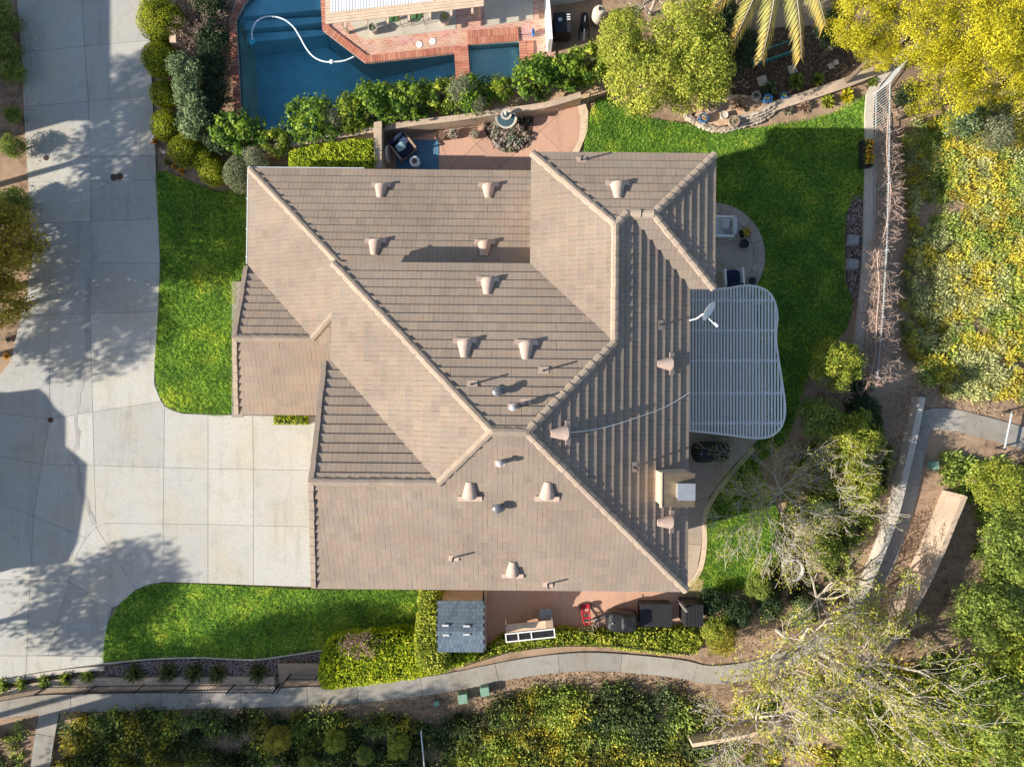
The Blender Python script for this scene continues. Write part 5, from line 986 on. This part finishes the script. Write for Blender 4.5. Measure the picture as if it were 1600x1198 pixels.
for k, px in enumerate((212, 265, 305, 342, 404)): tuft('strap_plant', ['leftmost', 'second', 'third', 'fourth', 'rightmost'][k] + ' strap leaved plant in the gravel bed row', px, 1050 if k != 3 else 1052, .36, 'hill_dark', 200, .5, 14, 'strap leaved plants in the gravel', 0.0, .5)
for k, px in enumerate((8, 38, 72, 105, 140)): tuft('border_plant', ['leftmost', 'second', 'third', 'fourth', 'rightmost'][k] + ' green plant under the driveway curb', px, 1071 - px * 0.11, .3, 'fresh', 130, .3, 7, 'plants under the driveway curb', 0.0, .6)

# ------------------------------------------------------------------ clipped shrubs and hedges
def ball(name, label, px, py, r, mat, group=None, zs=0.9, leaf=0.05, dens=850):
    zc = r * zs * 0.95; p = G(px, py, zc); t = thing(name, label, 'shrub', (p.x, p.y, -0.06), 0, group); key = f'ball_{mat}_{round(r, 1)}'
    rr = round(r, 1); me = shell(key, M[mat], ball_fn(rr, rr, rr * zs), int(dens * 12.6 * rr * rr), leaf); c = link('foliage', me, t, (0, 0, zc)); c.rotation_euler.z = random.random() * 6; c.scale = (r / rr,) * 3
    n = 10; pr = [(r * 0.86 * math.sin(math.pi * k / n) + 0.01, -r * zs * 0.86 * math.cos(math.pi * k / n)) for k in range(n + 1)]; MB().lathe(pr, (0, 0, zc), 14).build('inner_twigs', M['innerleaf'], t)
    MB().tube([(0, 0, -0.1), (0, 0, zc * 0.5)], 0.05, 6).build('stem', M['bark'], t); return t
for px, py, r, mt, lb in ((252, 32, .95, 'topiary', 'largest clipped round shrub at the top of the driveway'), (251, 93, .76, 'topiary', 'second clipped round shrub down the driveway edge'), (258, 147, .62, 'topiary', 'third clipped round shrub down the driveway edge'), (261, 197, .66, 'topiary', 'fourth clipped round shrub, bright topped, down the driveway edge'), (291, 236, .70, 'topiary', 'clipped round shrub behind the white ornament'), (318, 247, .55, 'topiary', 'small clipped ball between two darker ones near the lawn'), (334, 268, .62, 'topiary', 'clipped ball nearest the shaded lawn corner'), (378, 271, .80, 'olive', 'clipped grey green shrub at the house corner')): ball('clipped_shrub', lb, px, py, r, mt, 'clipped shrubs beside the driveway')
def hedge(name, label, pts, h, mat, leaf=0.07, dens=800, rnd=0.3, zb=-0.06):
    poly = smooth_poly(G2(pts, h * 0.8), 2); 
    if area2(poly) < 0: poly = poly[::-1]
    c = np.mean(np.array(poly), 0); t = thing(name, label, 'hedge', (c[0], c[1], zb)); lp_ = [(p[0] - c[0], p[1] - c[1]) for p in poly]
    A = abs(area2(lp_)) / 2; per = sum((Vector(lp_[i]) - Vector(lp_[i - 1])).length for i in range(len(lp_)))
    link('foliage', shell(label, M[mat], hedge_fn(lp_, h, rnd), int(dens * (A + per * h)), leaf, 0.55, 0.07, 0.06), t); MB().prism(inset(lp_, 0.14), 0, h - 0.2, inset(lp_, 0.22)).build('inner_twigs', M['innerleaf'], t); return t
hedge('box_hedge', 'square clipped yellow green hedge left of the terrace', [(452, 268), (452, 240), (470, 232), (520, 222), (578, 216), (583, 225), (583, 275), (455, 278)], 1.35, 'boxhedge')
hedge('clipped_hedge', 'large rounded clipped hedge by the timber steps', [(503, 1078), (497, 1045), (506, 1012), (530, 997), (600, 992), (650, 990), (735, 1008), (742, 1030), (690, 1052), (620, 1066), (545, 1075)], 1.25, 'hedge', 0.085, 620, 0.45)
hedge('column_hedge', 'narrow vine covered hedge between front lawn and shed', [(657, 918), (683, 918), (690, 960), (698, 1005), (700, 1045), (656, 1045), (649, 990), (654, 950)], 1.9, 'ivy', 0.09, 600, 0.3)
hedge('ivy_bank', 'long ivy bank along the sidewalk below the side yard', [(700, 1040), (765, 1012), (800, 988), (865, 985), (960, 988), (1085, 982), (1090, 1024), (1000, 1020), (940, 1012), (860, 1012), (790, 1022), (740, 1036)], 0.62, 'ivy', 0.10, 560, 0.35)
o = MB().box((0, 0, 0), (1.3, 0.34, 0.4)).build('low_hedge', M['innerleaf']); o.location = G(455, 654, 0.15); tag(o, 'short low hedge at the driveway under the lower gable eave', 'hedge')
P, N = hedge_fn([(-.7, -.24), (.7, -.24), (.7, .24), (-.7, .24)], 0.5, .15)(900); link('foliage', quads_mesh('f', leaf_arrays(P - np.array([0, 0, .2]), N, 0.07, 1.5), RNG.random(900), M['hedge']), o)
# ------------------------------------------------------------------ loose shrubs and trees
CIT = [crown(f'citrus_{k}', M['citrus' if k < 3 else 'citrus_pale'], RNG.uniform(.95, 1.3), RNG.uniform(.8, 1.05), RNG.uniform(.85, 1.1), 62, 52, 0.13, RNG.uniform(.22, .30), 0.3) for k in range(5)]
for k, (px, py, s) in enumerate(((378, 212, 1.15), (432, 222, .7), (490, 190, 1.1), (548, 178, .85), (588, 166, 1.15), (642, 160, 1.1), (690, 150, .8), (738, 152, .85), (782, 140, .6), (838, 124, 1.1), (885, 116, .95), (922, 98, .95))):
    plant('citrus_shrub', ['leftmost', 'second', 'third', 'fourth', 'fifth', 'sixth', 'seventh', 'eighth', 'ninth', 'tenth', 'eleventh', 'rightmost'][k] + ' glossy green shrub in the row below the pool', 'shrub', px, py, .9, CIT[k * 3 % 5], 'glossy shrubs along the pool', s, sz=s * .9, rz=random.choice((0, 3.14)) + random.gauss(.15, .35), trunk=(0.06, .5))
OLV = crown('olive_loose', M['olive'], 0.7, 0.7, 0.65, 36, 90, 0.08, 0.42, .5, aspect=3)
for px, py, s, lb in ((520, 186, .75, 'dry olive tinted shrub leaning on the third glossy shrub'), (722, 140, .95, 'feathery grey olive shrub left of the spa'), (748, 165, .6, 'thin grey shrub hanging over the terrace wall'), (400, 250, .8, 'loose grey olive shrub behind the house corner')): plant('olive_shrub', lb, 'shrub', px, py, 1.2, OLV, 'grey olive shrubs', s, trunk=(.04, .3))
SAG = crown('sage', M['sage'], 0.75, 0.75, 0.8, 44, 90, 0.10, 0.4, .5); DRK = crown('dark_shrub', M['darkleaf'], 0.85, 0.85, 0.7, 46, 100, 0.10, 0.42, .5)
for px, py, s, lb in ((292, 110, .9, 'upper grey green shrub behind the topiary balls'), (300, 150, .9, 'middle grey green shrub behind the topiary balls'), (306, 190, .95, 'lower grey green shrub behind the topiary balls')): plant('green_shrub', lb, 'shrub', px, py, 1.2, SAG, 'grey green shrubs by the driveway', s)
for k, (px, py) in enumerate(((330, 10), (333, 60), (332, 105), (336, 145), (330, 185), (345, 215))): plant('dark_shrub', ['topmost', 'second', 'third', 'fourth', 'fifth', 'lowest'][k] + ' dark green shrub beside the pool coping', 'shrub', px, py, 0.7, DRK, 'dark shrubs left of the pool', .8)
def bare(name, label, px, py, h, length, rad, depth, mat, leafmat_=None, leafn=3, leaf=0.08, kids=(2, 4), spread=.8, up=.1, stems=4, base_up=1.0, cat='tree', shrink=.68, zb=None, twig=.006, spreadr=.5):
    p = G(px, py, 0); t = thing(name, label, cat, (p.x, p.y, ground(p.x, p.y))); mb = MB(); tips = []
    if h > 0.05: mb.tube([(0, 0, -0.15), (0.03, 0.02, h * .6), (0, 0, h)], [rad * 1.7, rad * 1.4, rad * 1.2], 7)
    for k in range(stems): a = 6.283 * k / stems + random.uniform(-.3, .3); branches(mb, (0, 0, h * random.uniform(.8, 1) - .02), (math.cos(a), math.sin(a), base_up), length * random.uniform(.8, 1.2), rad, depth, tips, spread, kids, up, 5, shrink, twig)
    mb.build('trunk', M[mat], t, True)
    if leafmat_:
        P = []
        for q, d in tips:
            for _ in range(leafn): P.append(tuple(q + Vector((random.gauss(0, .1), random.gauss(0, .1), random.gauss(0, .08)))))
        P = np.array(P); link('crown', quads_mesh('crown', leaf_arrays(P, np.tile([0, 0, .8], (len(P), 1)), leaf * RNG.uniform(.6, 1.3, len(P))), RNG.random(len(P)), M[leafmat_]), t)
    return t
bare('brushwood_shrub', 'large bare pinkish shrub at the top left by the pool', 318, 50, .25, .75, .03, 3, 'pinktwig', 'pinkbrush', 2, .06, (3, 4), .9, .08, 8, .8, 'shrub')
bare('brushwood_shrub', 'bare brown shrub behind the largest round topiary', 285, 22, .2, .55, .022, 3, 'pinktwig', 'olive', 2, .06, (3, 4), .9, .08, 6, .9, 'shrub')
bare('brushwood_shrub', 'small bare reddish shrub above the clipped hedge', 573, 990, 1.25, .42, .022, 3, 'pinktwig', 'pinkbrush', 1, .05, kids=(3, 4), spread=.9, stems=8, base_up=.5, cat='shrub', twig=.009)
bare('brushwood_shrub', 'tiny bare shrub in front of the hand truck', 920, 975, .2, .32, .016, 2, 'palebark', None, kids=(2, 3), stems=7, base_up=.8, cat='shrub')
YT = [crown(f'yellow_tree_{k}', M['yellowtree'], 1.55, 1.55, 1.3, 90, 170, 0.085, .30, .45) for k in range(2)]
for k, (px, py, z, s, lb) in enumerate(((1005, 120, 2.4, 1.05, 'yellow green tree spilling over the back lawn edge'), (1085, 110, 2.4, 1.1, 'yellow green tree standing at the garden pots'), (1070, 55, 2.9, .95, 'taller yellow green tree below the grey bare tree'), (975, 60, 2.4, .75, 'small yellow green tree beside the pool equipment'))): plant('yellow_green_tree', lb, 'tree', px, py, z, YT[k % 2], 'yellow green trees', s, trunk=(.1, 1.0))
bare('grey_tree', 'leafless grey tree at the top beside the palm', 1015, 22, 1.6, .9, .06, 3, 'palebark', 'olive', 1, .07, (3, 4), .85, .05, 6, .5)
GT = [crown(f'gold_tree_{k}', M['goldleaf'], 1.7, 1.7, 1.4, 80, 260, 0.062, .25, .5) for k in range(2)]
for k, (px, py, z, s, lb) in enumerate(((1345, 25, 3.4, .85, 'golden tree crown nearest the palm'), (1372, 82, 2.8, .5, 'small golden crown above the garden edging'), (1440, 45, 3.6, .95, 'golden tree in the middle of the upper right group'), (1480, 130, 3.0, 1.0, 'golden tree reaching lowest over the slope'), (1545, 60, 4.0, 1.15, 'largest golden tree at the upper right'), (1600, 20, 4.0, 1.0, 'golden tree cut by the right edge at the top'), (1595, 120, 3.4, .8, 'golden tree cut by the right edge above the slope'))): plant('golden_tree', lb, 'tree', px, py, z, GT[k % 2], 'golden trees at the upper right', s, trunk=(.1, 1.0))
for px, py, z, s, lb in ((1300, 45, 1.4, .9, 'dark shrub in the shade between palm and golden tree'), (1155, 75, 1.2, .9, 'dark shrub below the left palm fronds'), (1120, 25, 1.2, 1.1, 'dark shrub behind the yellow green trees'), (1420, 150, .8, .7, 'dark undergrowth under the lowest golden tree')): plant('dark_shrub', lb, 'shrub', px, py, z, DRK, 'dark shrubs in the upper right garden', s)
# palm
t = thing('palm_tree', 'palm with drooping yellowing fronds entering at the top', 'palm', (*G(1215, -95, 4.0)[:2], -0.06)); w = t.location
MB().tube([(0, 0, -.1), (0.05, 0, 2.2), (0, 0, 4.3)], [.24, .2, .2], 10).build('trunk', M['bark'], t, True)
for tx, ty, zt in ((1142, 75, 3.0), (1190, 95, 3.0), (1252, 92, 3.0), (1290, 40, 3.6), (1110, 20, 3.6), (1160, -180, 4.2), (1280, -180, 4.2), (1200, -190, 5.0)):
    e = G(tx, ty, zt) - w; st = Vector((0, 0, 4.3)); md = (st + e) / 2 + Vector((0, 0, 0.9)); pts = [st * (1 - u) ** 2 + md * 2 * u * (1 - u) + e * u * u for u in [i / 22 for i in range(23)]]; mb = MB().tube(pts, [.035 - .0013 * i for i in range(23)], 4)
    fr = mb.build('frond_stem', M['palebark'], t); Q = []; rn = []
    for i in range(3, 22):
        d = (pts[i + 1] - pts[i]).normalized(); sd = d.cross(Vector((0, 0, 1))).normalized()
        for s in (-1, 1):
            for e_ in range(3):
                b = pts[i] + (pts[i + 1] - pts[i]) * e_ / 4; L = (1.0 - .75 * abs(i / 22 - .4)) * random.uniform(.75, 1.1); tip = b + (sd * s * .62 + d * .9 + Vector((0, 0, -.5 - random.random() * .35))).normalized() * L; wv = d.cross((tip - b).normalized()).cross((tip - b).normalized()).normalized() * .016; Q.append([tuple(b - wv), tuple(b + (tip - b) * .5 - wv * 1.4), tuple(tip), tuple(b + (tip - b) * .5 + wv * 1.4)]); rn.append(min(1, i / 22 * .75 + random.random() * .35))
    link('leaflets', quads_mesh('leaflets', Q, rn, M['palm']), fr)
# trees right of the house and below
AUT = crown('autumn_shrub', M['rusttree'], .9, .9, .75, 60, 110, .085, .36, .5); FR = crown('fresh_shrub', M['fresh'], .9, .9, .75, 60, 110, .085, .36, .5); LM = crown('lime_shrub', M['lime'], 1.1, 1.1, .85, 80, 120, .085, .32, .5)
for px, py, z, s, m_, lb in ((1306, 567, 1.7, 1.0, LM, 'round green shrub at the lower end of the right fence'), (1345, 600, .7, .6, DRK, 'small dark shrub under the end of the vine'), (1275, 652, 1.6, 1.0, FR, 'green shrub right of the pergola corner'), (1345, 640, .8, .85, DRK, 'dark green shrub above the tall lime shrub'), (1330, 685, 1.6, 1.1, LM, 'upper part lime green shrub beside the bare tree'), (1335, 750, 1.5, 1.05, LM, 'lower lime green shrub beside the bare tree'), (1290, 860, .6, .75, FR, 'low green shrub below the bare tree'), (1185, 918, .45, .7, FR, 'low green bush at the corner of the small lawn'), (1120, 985, .8, .7, LM, 'yellowish shrub at the end of the ivy bank')): plant('garden_shrub', lb, 'shrub', px, py, z, m_, 'shrubs right of the house', s)
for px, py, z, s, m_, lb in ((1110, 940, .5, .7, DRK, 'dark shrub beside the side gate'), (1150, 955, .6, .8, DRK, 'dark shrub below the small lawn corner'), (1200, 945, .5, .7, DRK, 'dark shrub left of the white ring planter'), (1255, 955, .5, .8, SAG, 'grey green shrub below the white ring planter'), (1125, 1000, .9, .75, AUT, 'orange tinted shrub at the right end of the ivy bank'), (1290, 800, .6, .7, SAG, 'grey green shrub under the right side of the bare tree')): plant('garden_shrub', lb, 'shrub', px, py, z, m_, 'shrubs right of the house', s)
bare('bare_tree', 'pale leafless tree beside the patio and small lawn', 1208, 762, 1.0, 1.45, .032, 4, 'silverbark', 'autumn', 3, .06, (3, 4), .9, .03, 12, .45, shrink=.70, twig=.0068)
bare('autumn_tree', 'tall thin tree with sparse yellow leaves at the lower right', 1215, 985, 2.2, 1.95, .06, 4, 'whitebark', 'autumn', 5, .10, (2, 4), .8, .05, 7, .65, shrink=.70, twig=.0095)
bare('autumn_tree', 'leaning pale branched tree over the bottom right corner', 1325, 1010, 2.0, 1.95, .06, 4, 'whitebark', 'lime', 7, .10, (2, 4), .8, .04, 7, .6, shrink=.70, twig=.0095)
bare('autumn_tree', 'bare twiggy tree behind the timber wall at the bottom', 1170, 1110, 1.0, 1.4, .045, 4, 'whitebark', 'autumn', 1, .07, (3, 4), .8, .03, 8, .5, shrink=.68, twig=.0085)
bare('thin_tree', 'slender leafless tree between the small lawn and low wall', 1265, 925, 1.0, 1.3, .05, 3, 'palebark', 'lime', 4, .09, (3, 4), .8, .06, 6, .7, shrink=.7, twig=.008)
BT = [crown(f'bright_tree_{k}', M['lime' if k else 'fresh'], 1.5, 1.5, 1.2, 80, 110, .11, .32, .5) for k in range(2)]
for k, (px, py, z, s, lb) in enumerate(((1560, 760, 2.0, .75, 'green tree on the slope behind the tall wall'), (1585, 860, 2.2, 1.0, 'green tree at the right edge below the barrier'), (1540, 960, 2.4, 1.0, 'green tree right of the big autumn trees'), (1600, 1010, 2.6, 1.1, 'broad green tree cut by the lower right edge'), (1540, 1090, 2.6, 1.15, 'green tree near the bottom right corner'), (1440, 1120, 2.0, 1.1, 'yellow green tree under the leaning branches'), (1350, 1150, 1.6, 1.0, 'yellow green crown at the bottom edge right'), (1600, 1170, 3.0, 1.2, 'green crown in the bottom right corner'))): plant('slope_tree', lb, 'tree', px, py, z, BT[1 if k in (0, 5, 6, 3) else 0], 'trees on the right slope', s, trunk=(.09, .9))
RT = crown('rust_tree', M['rusttree'], 1.5, 1.5, 1.0, 100, 120, .10, .34, .5)
plant('rust_tree', 'rusty green tree leaning in at the left edge', 'tree', 0, 375, 2.0, RT, None, 1.05, trunk=(.1, .6), sz=1.5); plant('rust_tree', 'lower rusty green tree at the left edge', 'tree', -8, 468, 1.8, RT, None, .8, trunk=(.1, .6), sz=1.5)
for k, (px, py, s) in enumerate(((8, 30, .8), (10, 75, .75), (22, 115, .6), (20, 180, .45), (22, 228, .6), (25, 320, .8))): plant('verge_shrub', ['topmost', 'second', 'third', 'fourth', 'fifth', 'lowest'][k] + ' green shrub on the verge left of the driveway', 'shrub', px, py, .5, FR, 'verge shrubs', s)
for px, py, s, m_, lb in ((435, 1155, .75, 'a', 'round ochre shrub on the bottom slope, left of three'), (525, 1158, .7, 'b', 'round yellow green shrub on the bottom slope, middle of three'), (622, 1165, .8, 'b', 'round yellow green shrub on the bottom slope, right of three'), (570, 1180, .7, 'c', 'bushy green shrub between the round yellow ones'), (480, 1195, .7, 'c', 'green shrub at the bottom edge below the ochre one')): plant('slope_shrub', lb, 'shrub', px, py, .5, {'a': RT, 'b': LM, 'c': FR}[m_], 'shrubs on the bottom slope', s * (.5 if m_ == 'a' else .65), sz=.5)
for px, py, s, m_, lb in ((1555, 212, 1.0, OLV, 'round buff shrub on the slope at the right'), (1500, 190, .8, SAG, 'blue green shrub beside the buff one on the slope')): plant('slope_shrub', lb, 'shrub', px, py, .4, m_, 'shrubs on the right slope', s * 1.2)
# dry vine on the fence
mb = MB(); vp = smooth_poly([(1388, 180), (1386, 240), (1392, 300), (1386, 350), (1372, 400), (1374, 450), (1370, 500), (1368, 550), (1360, 590)], 6, False); t = thing('dry_vine', 'leafless dry vine tangled along the top of the right fence', 'vine', G(1386, 180, 0))
for i, (px, py) in enumerate(vp):
    wdt = 0.10 + 0.5 * max(0, (py - 330) / 260)
    for k in range(int(9 + 26 * max(0, (py - 200) / 390))): q = G(px, py, 1.1) - t.location; tips = []; branches(mb, q + Vector((random.gauss(0, wdt * .6), random.gauss(0, .15), random.uniform(-.3, .15))), (random.gauss(0, .6), random.gauss(0, .8), random.gauss(0.1, .3)), .38, .011, 1, tips, .9, (2, 3), 0, 4, .7, .006)
mb.tube([G(x, y, 1.3) - t.location for x, y in vp], .03, 5).build('stems', M['vine'], t)

# ------------------------------------------------------------------ ground cover
def cover(name, label, pts, n, mats, leaf, r=(.18, .5), per=60, h=.75, ns=.22, aspect=4.5, z0=0.0):
    poly = G2(pts, -0.1); C = sample_poly(poly, n); B = {}
    for x, y in C:
        v = mnoise.noise(Vector((x * ns, y * ns, 5.5))) * 1.0 + random.gauss(0, .10) + .5; k = mats[min(len(mats) - 1, max(0, int(v * len(mats))))]
        if mnoise.noise(Vector((x * .9, y * .9, 1.5))) < -.38: continue
        rr = r[0] + (r[1] - r[0]) * random.random() ** 2; m = int(per * (.5 + rr / r[1])); d = dirs(m, .8); d[:, 2] = np.abs(d[:, 2]); P = np.array([x, y, ground(x, y) + z0]) + d * rr * RNG.uniform(.3, 1, (m, 1)) * np.array([1.1, 1.1, h])
        lean = d * 1.0 + np.array([.25, .1, .35]); lean /= np.linalg.norm(lean, axis=1, keepdims=True); L = (leaf * RNG.uniform(.5, 1.7, m))[:, None]; wv = np.cross(lean, RNG.normal(0, 1, (m, 3)) + d * 1.5); wv /= np.linalg.norm(wv, axis=1, keepdims=True) + 1e-9
        B.setdefault(k, ([], [])); B[k][0].append(np.stack([P - lean * L * .5, P + wv * L / aspect, P + lean * L * .5, P - wv * L / aspect], 1)); B[k][1].append(random.uniform(.15, .8) + RNG.normal(0, .2, m))
    root = None
    for k, (Q, rn) in B.items():
        o = link(name, quads_mesh(name, np.concatenate(Q), np.concatenate(rn), M[k]), root)
        if root is None: root = tag(o, label, 'ground cover', kind='stuff')
        else: o.name = 'undergrowth'; o['kind'] = 'stuff'
cover('ground_cover', 'ochre and grey green ground cover on the right hand slope', [(1425, 195), (1480, 180), (1650, 120), (1650, 640), (1560, 622), (1480, 612), (1432, 596), (1418, 480), (1428, 360), (1420, 280)], 1700, ['hill_grey', 'hill_ochre', 'hill_grey', 'hill_green', 'hill_ochre', 'hill_grey'], .10, (.18, .55), per=135, h=.6)
cover('ground_cover', 'green ground cover below the right hand path', [(1472, 705), (1540, 722), (1650, 705), (1650, 1000), (1560, 960), (1520, 860), (1525, 790), (1470, 745)], 520, ['hill_grey', 'hill_green', 'fresh', 'hill_green'], .16)
cover('ground_cover', 'dark shaded ground cover at the bottom left', [(110, 1122), (200, 1112), (640, 1118), (660, 1140), (655, 1230), (85, 1230)], 950, ['hill_dark', 'sage', 'hill_green', 'hill_dark', 'hill_ochre', 'sage'], .12, (.2, .75), 110, h=.75, ns=.5)
cover('ground_cover', 'green and ochre ground cover along the bottom edge', [(665, 1140), (760, 1100), (870, 1076), (960, 1070), (1060, 1085), (1110, 1120), (1100, 1230), (665, 1230)], 900, ['hill_dark', 'sage', 'hill_green', 'hill_dark', 'hill_ochre', 'hill_green'], .12, (.2, .75), 110, h=.85, ns=.5)
cover('ground_cover', 'scrubby cover left of the short footpath', [(-40, 1140), (35, 1128), (30, 1230), (-40, 1230)], 60, ['hill_dark', 'hill_green'], .11)
cover('ground_cover', 'scrub under the big trees at the bottom right', [(1120, 1110), (1250, 1060), (1400, 1030), (1650, 1000), (1650, 1230), (1110, 1230)], 700, ['hill_green', 'hill_ochre', 'lime', 'hill_green'], .12)
cover('ground_cover', 'low scrub under the bare tree right of the house', [(1215, 790), (1260, 700), (1370, 640), (1395, 700), (1365, 820), (1310, 920), (1240, 940), (1190, 915)], 560, ['hill_dark', 'fresh', 'hill_green', 'hill_dark'], .10, (.15, .4))

def litter(label, pts, n, z=-0.045):
    P = sample_poly(G2(pts), n); P = np.array([(x, y, max(z, ground(x, y) + 0.01)) for x, y in P]); o = link('leaf_litter', quads_mesh('leaf_litter', leaf_arrays(P, np.tile([0, 0, 1.], (len(P), 1)), RNG.uniform(.03, .10, len(P)), 1.6, .35), RNG.random(len(P)), M['litter']), None); tag(o, label, 'leaf litter', kind='stuff')
M['litter'] = leafmat('dry_litter', [(0.10, 0.065, 0.04), (0.22, 0.14, 0.08), (0.34, 0.24, 0.14), (0.42, 0.34, 0.22), (0.13, 0.11, 0.05)], .1)
litter('dry leaf litter along the sidewalk at the bottom', [(100, 1104), (480, 1098), (700, 1080), (873, 1050), (950, 1046), (1060, 1056), (1110, 1085), (1000, 1080), (860, 1085), (700, 1130), (100, 1120)], 5200)
litter('dry leaf litter round the right hand path and walls', [(1240, 930), (1340, 640), (1420, 600), (1650, 600), (1650, 660), (1460, 640), (1370, 860), (1480, 760), (1560, 800), (1480, 1000), (1300, 1060), (1120, 1030), (1090, 940)], 9000)
litter('fallen leaves in the upper right garden bed', [(1120, 110), (1150, 60), (1300, 40), (1400, 92), (1205, 166)], 1800, 0.006)
litter('scattered fallen leaves on the left of the driveway', [(30, 60), (60, 60), (70, 500), (25, 560), (45, 400)], 120, 0.006)
litter('fallen leaves beside the upper driveway shrubs', [(236, 0), (360, 0), (365, 230), (300, 285), (245, 262)], 1800)

# ------------------------------------------------------------------ across the road: houses and trees beyond the frame whose shade falls on the driveway
def far_house(label, x0, x1, y0, y1, h):
    t = thing('unseen_house', label, 'house', ((x0 + x1) / 2, (y0 + y1) / 2, -0.06)); a, b = (x1 - x0) / 2, (y1 - y0) / 2; m_ = min(a, b)
    MB().box((0, 0, (h - .1) / 2), (2 * a - .8, 2 * b - .8, h - .1)).build('wall', M['stucco'], t); rx, ry = a - m_, b - m_
    MB().add([(-a, -b, h), (a, -b, h), (a, b, h), (-a, b, h), (-rx, -ry, h + m_ * .42), (rx + .01, -ry, h + m_ * .42), (rx + .01, ry + .01, h + m_ * .42), (-rx, ry + .01, h + m_ * .42)], [(3, 2, 1, 0), (0, 1, 5, 4), (1, 2, 6, 5), (2, 3, 7, 6), (3, 0, 4, 7), (4, 5, 6, 7)]).build('roof', M['trim'], t)
far_house('upper neighbour house across the driveway, outside the picture', -44, -28.4, 8.2, 23, 6.0)
shade_outline = [(p[0] - 9.06, p[1] - 2.5) for p in G2([(-250, 600), (0, 616), (50, 610), (62, 620), (75, 640), (92, 655), (92, 700), (125, 727), (122, 780), (110, 850), (95, 880), (0, 890), (-250, 900)])]  # unseen block added for its shade, outline traced back from the driveway shadow
t = thing('unseen_house', 'lower unseen house block across the driveway, outline shaped to cast its shadow', 'house', (shade_outline[2][0] - 3, shade_outline[2][1] - 4, -0.06)); MB().prism(inset(shade_outline, 0.3), -0.1, 4.78).build('wall', M['stucco'], t, world=True); MB().prism(shade_outline, 4.8, 5.0).build('roof', M['trim'], t, world=True)
SH = [crown(f'street_tree_{k}', M['fresh'], 2.3, 2.3, 1.6, 95, 110, .15, .34, .3) for k in range(2)]
for k, (x, y, z, s) in enumerate(((-32.5, 8.3, 9.2, .9), (-29.0, 3.8, 5.2, 1.0), (-25.5, 4.4, 5.0, 1.0), (-21.6, 4.1, 4.4, 1.0), (-22.2, 6.4, 4.4, .85), (-31.0, -1.2, 7.0, 1.0), (-31.2, -12.8, 7.0, 1.1), (-30.5, -16.6, 8.0, .8), (-25.6, -15.9, 8.0, .85), (-22.6, -15.3, 8.0, .85), (-31.0, -19.5, 8.0, 1.0), (-26.0, -19.6, 8.0, 1.0), (-20.5, -19.2, 8.0, 1.0), (-28.5, 6.8, 6.5, .9))):
    t = thing('street_tree', 'leafy tree across the driveway beyond the left edge', 'tree', (x, y, -.06), 0, 'trees beyond the left edge'); c = link('crown', SH[k % 2], t, (0, 0, z)); c.scale = (s, s, s); c.rotation_euler.z = k; trunk_mb(z * .9, .14, 1.6, 5).build('trunk', M['bark'], t)
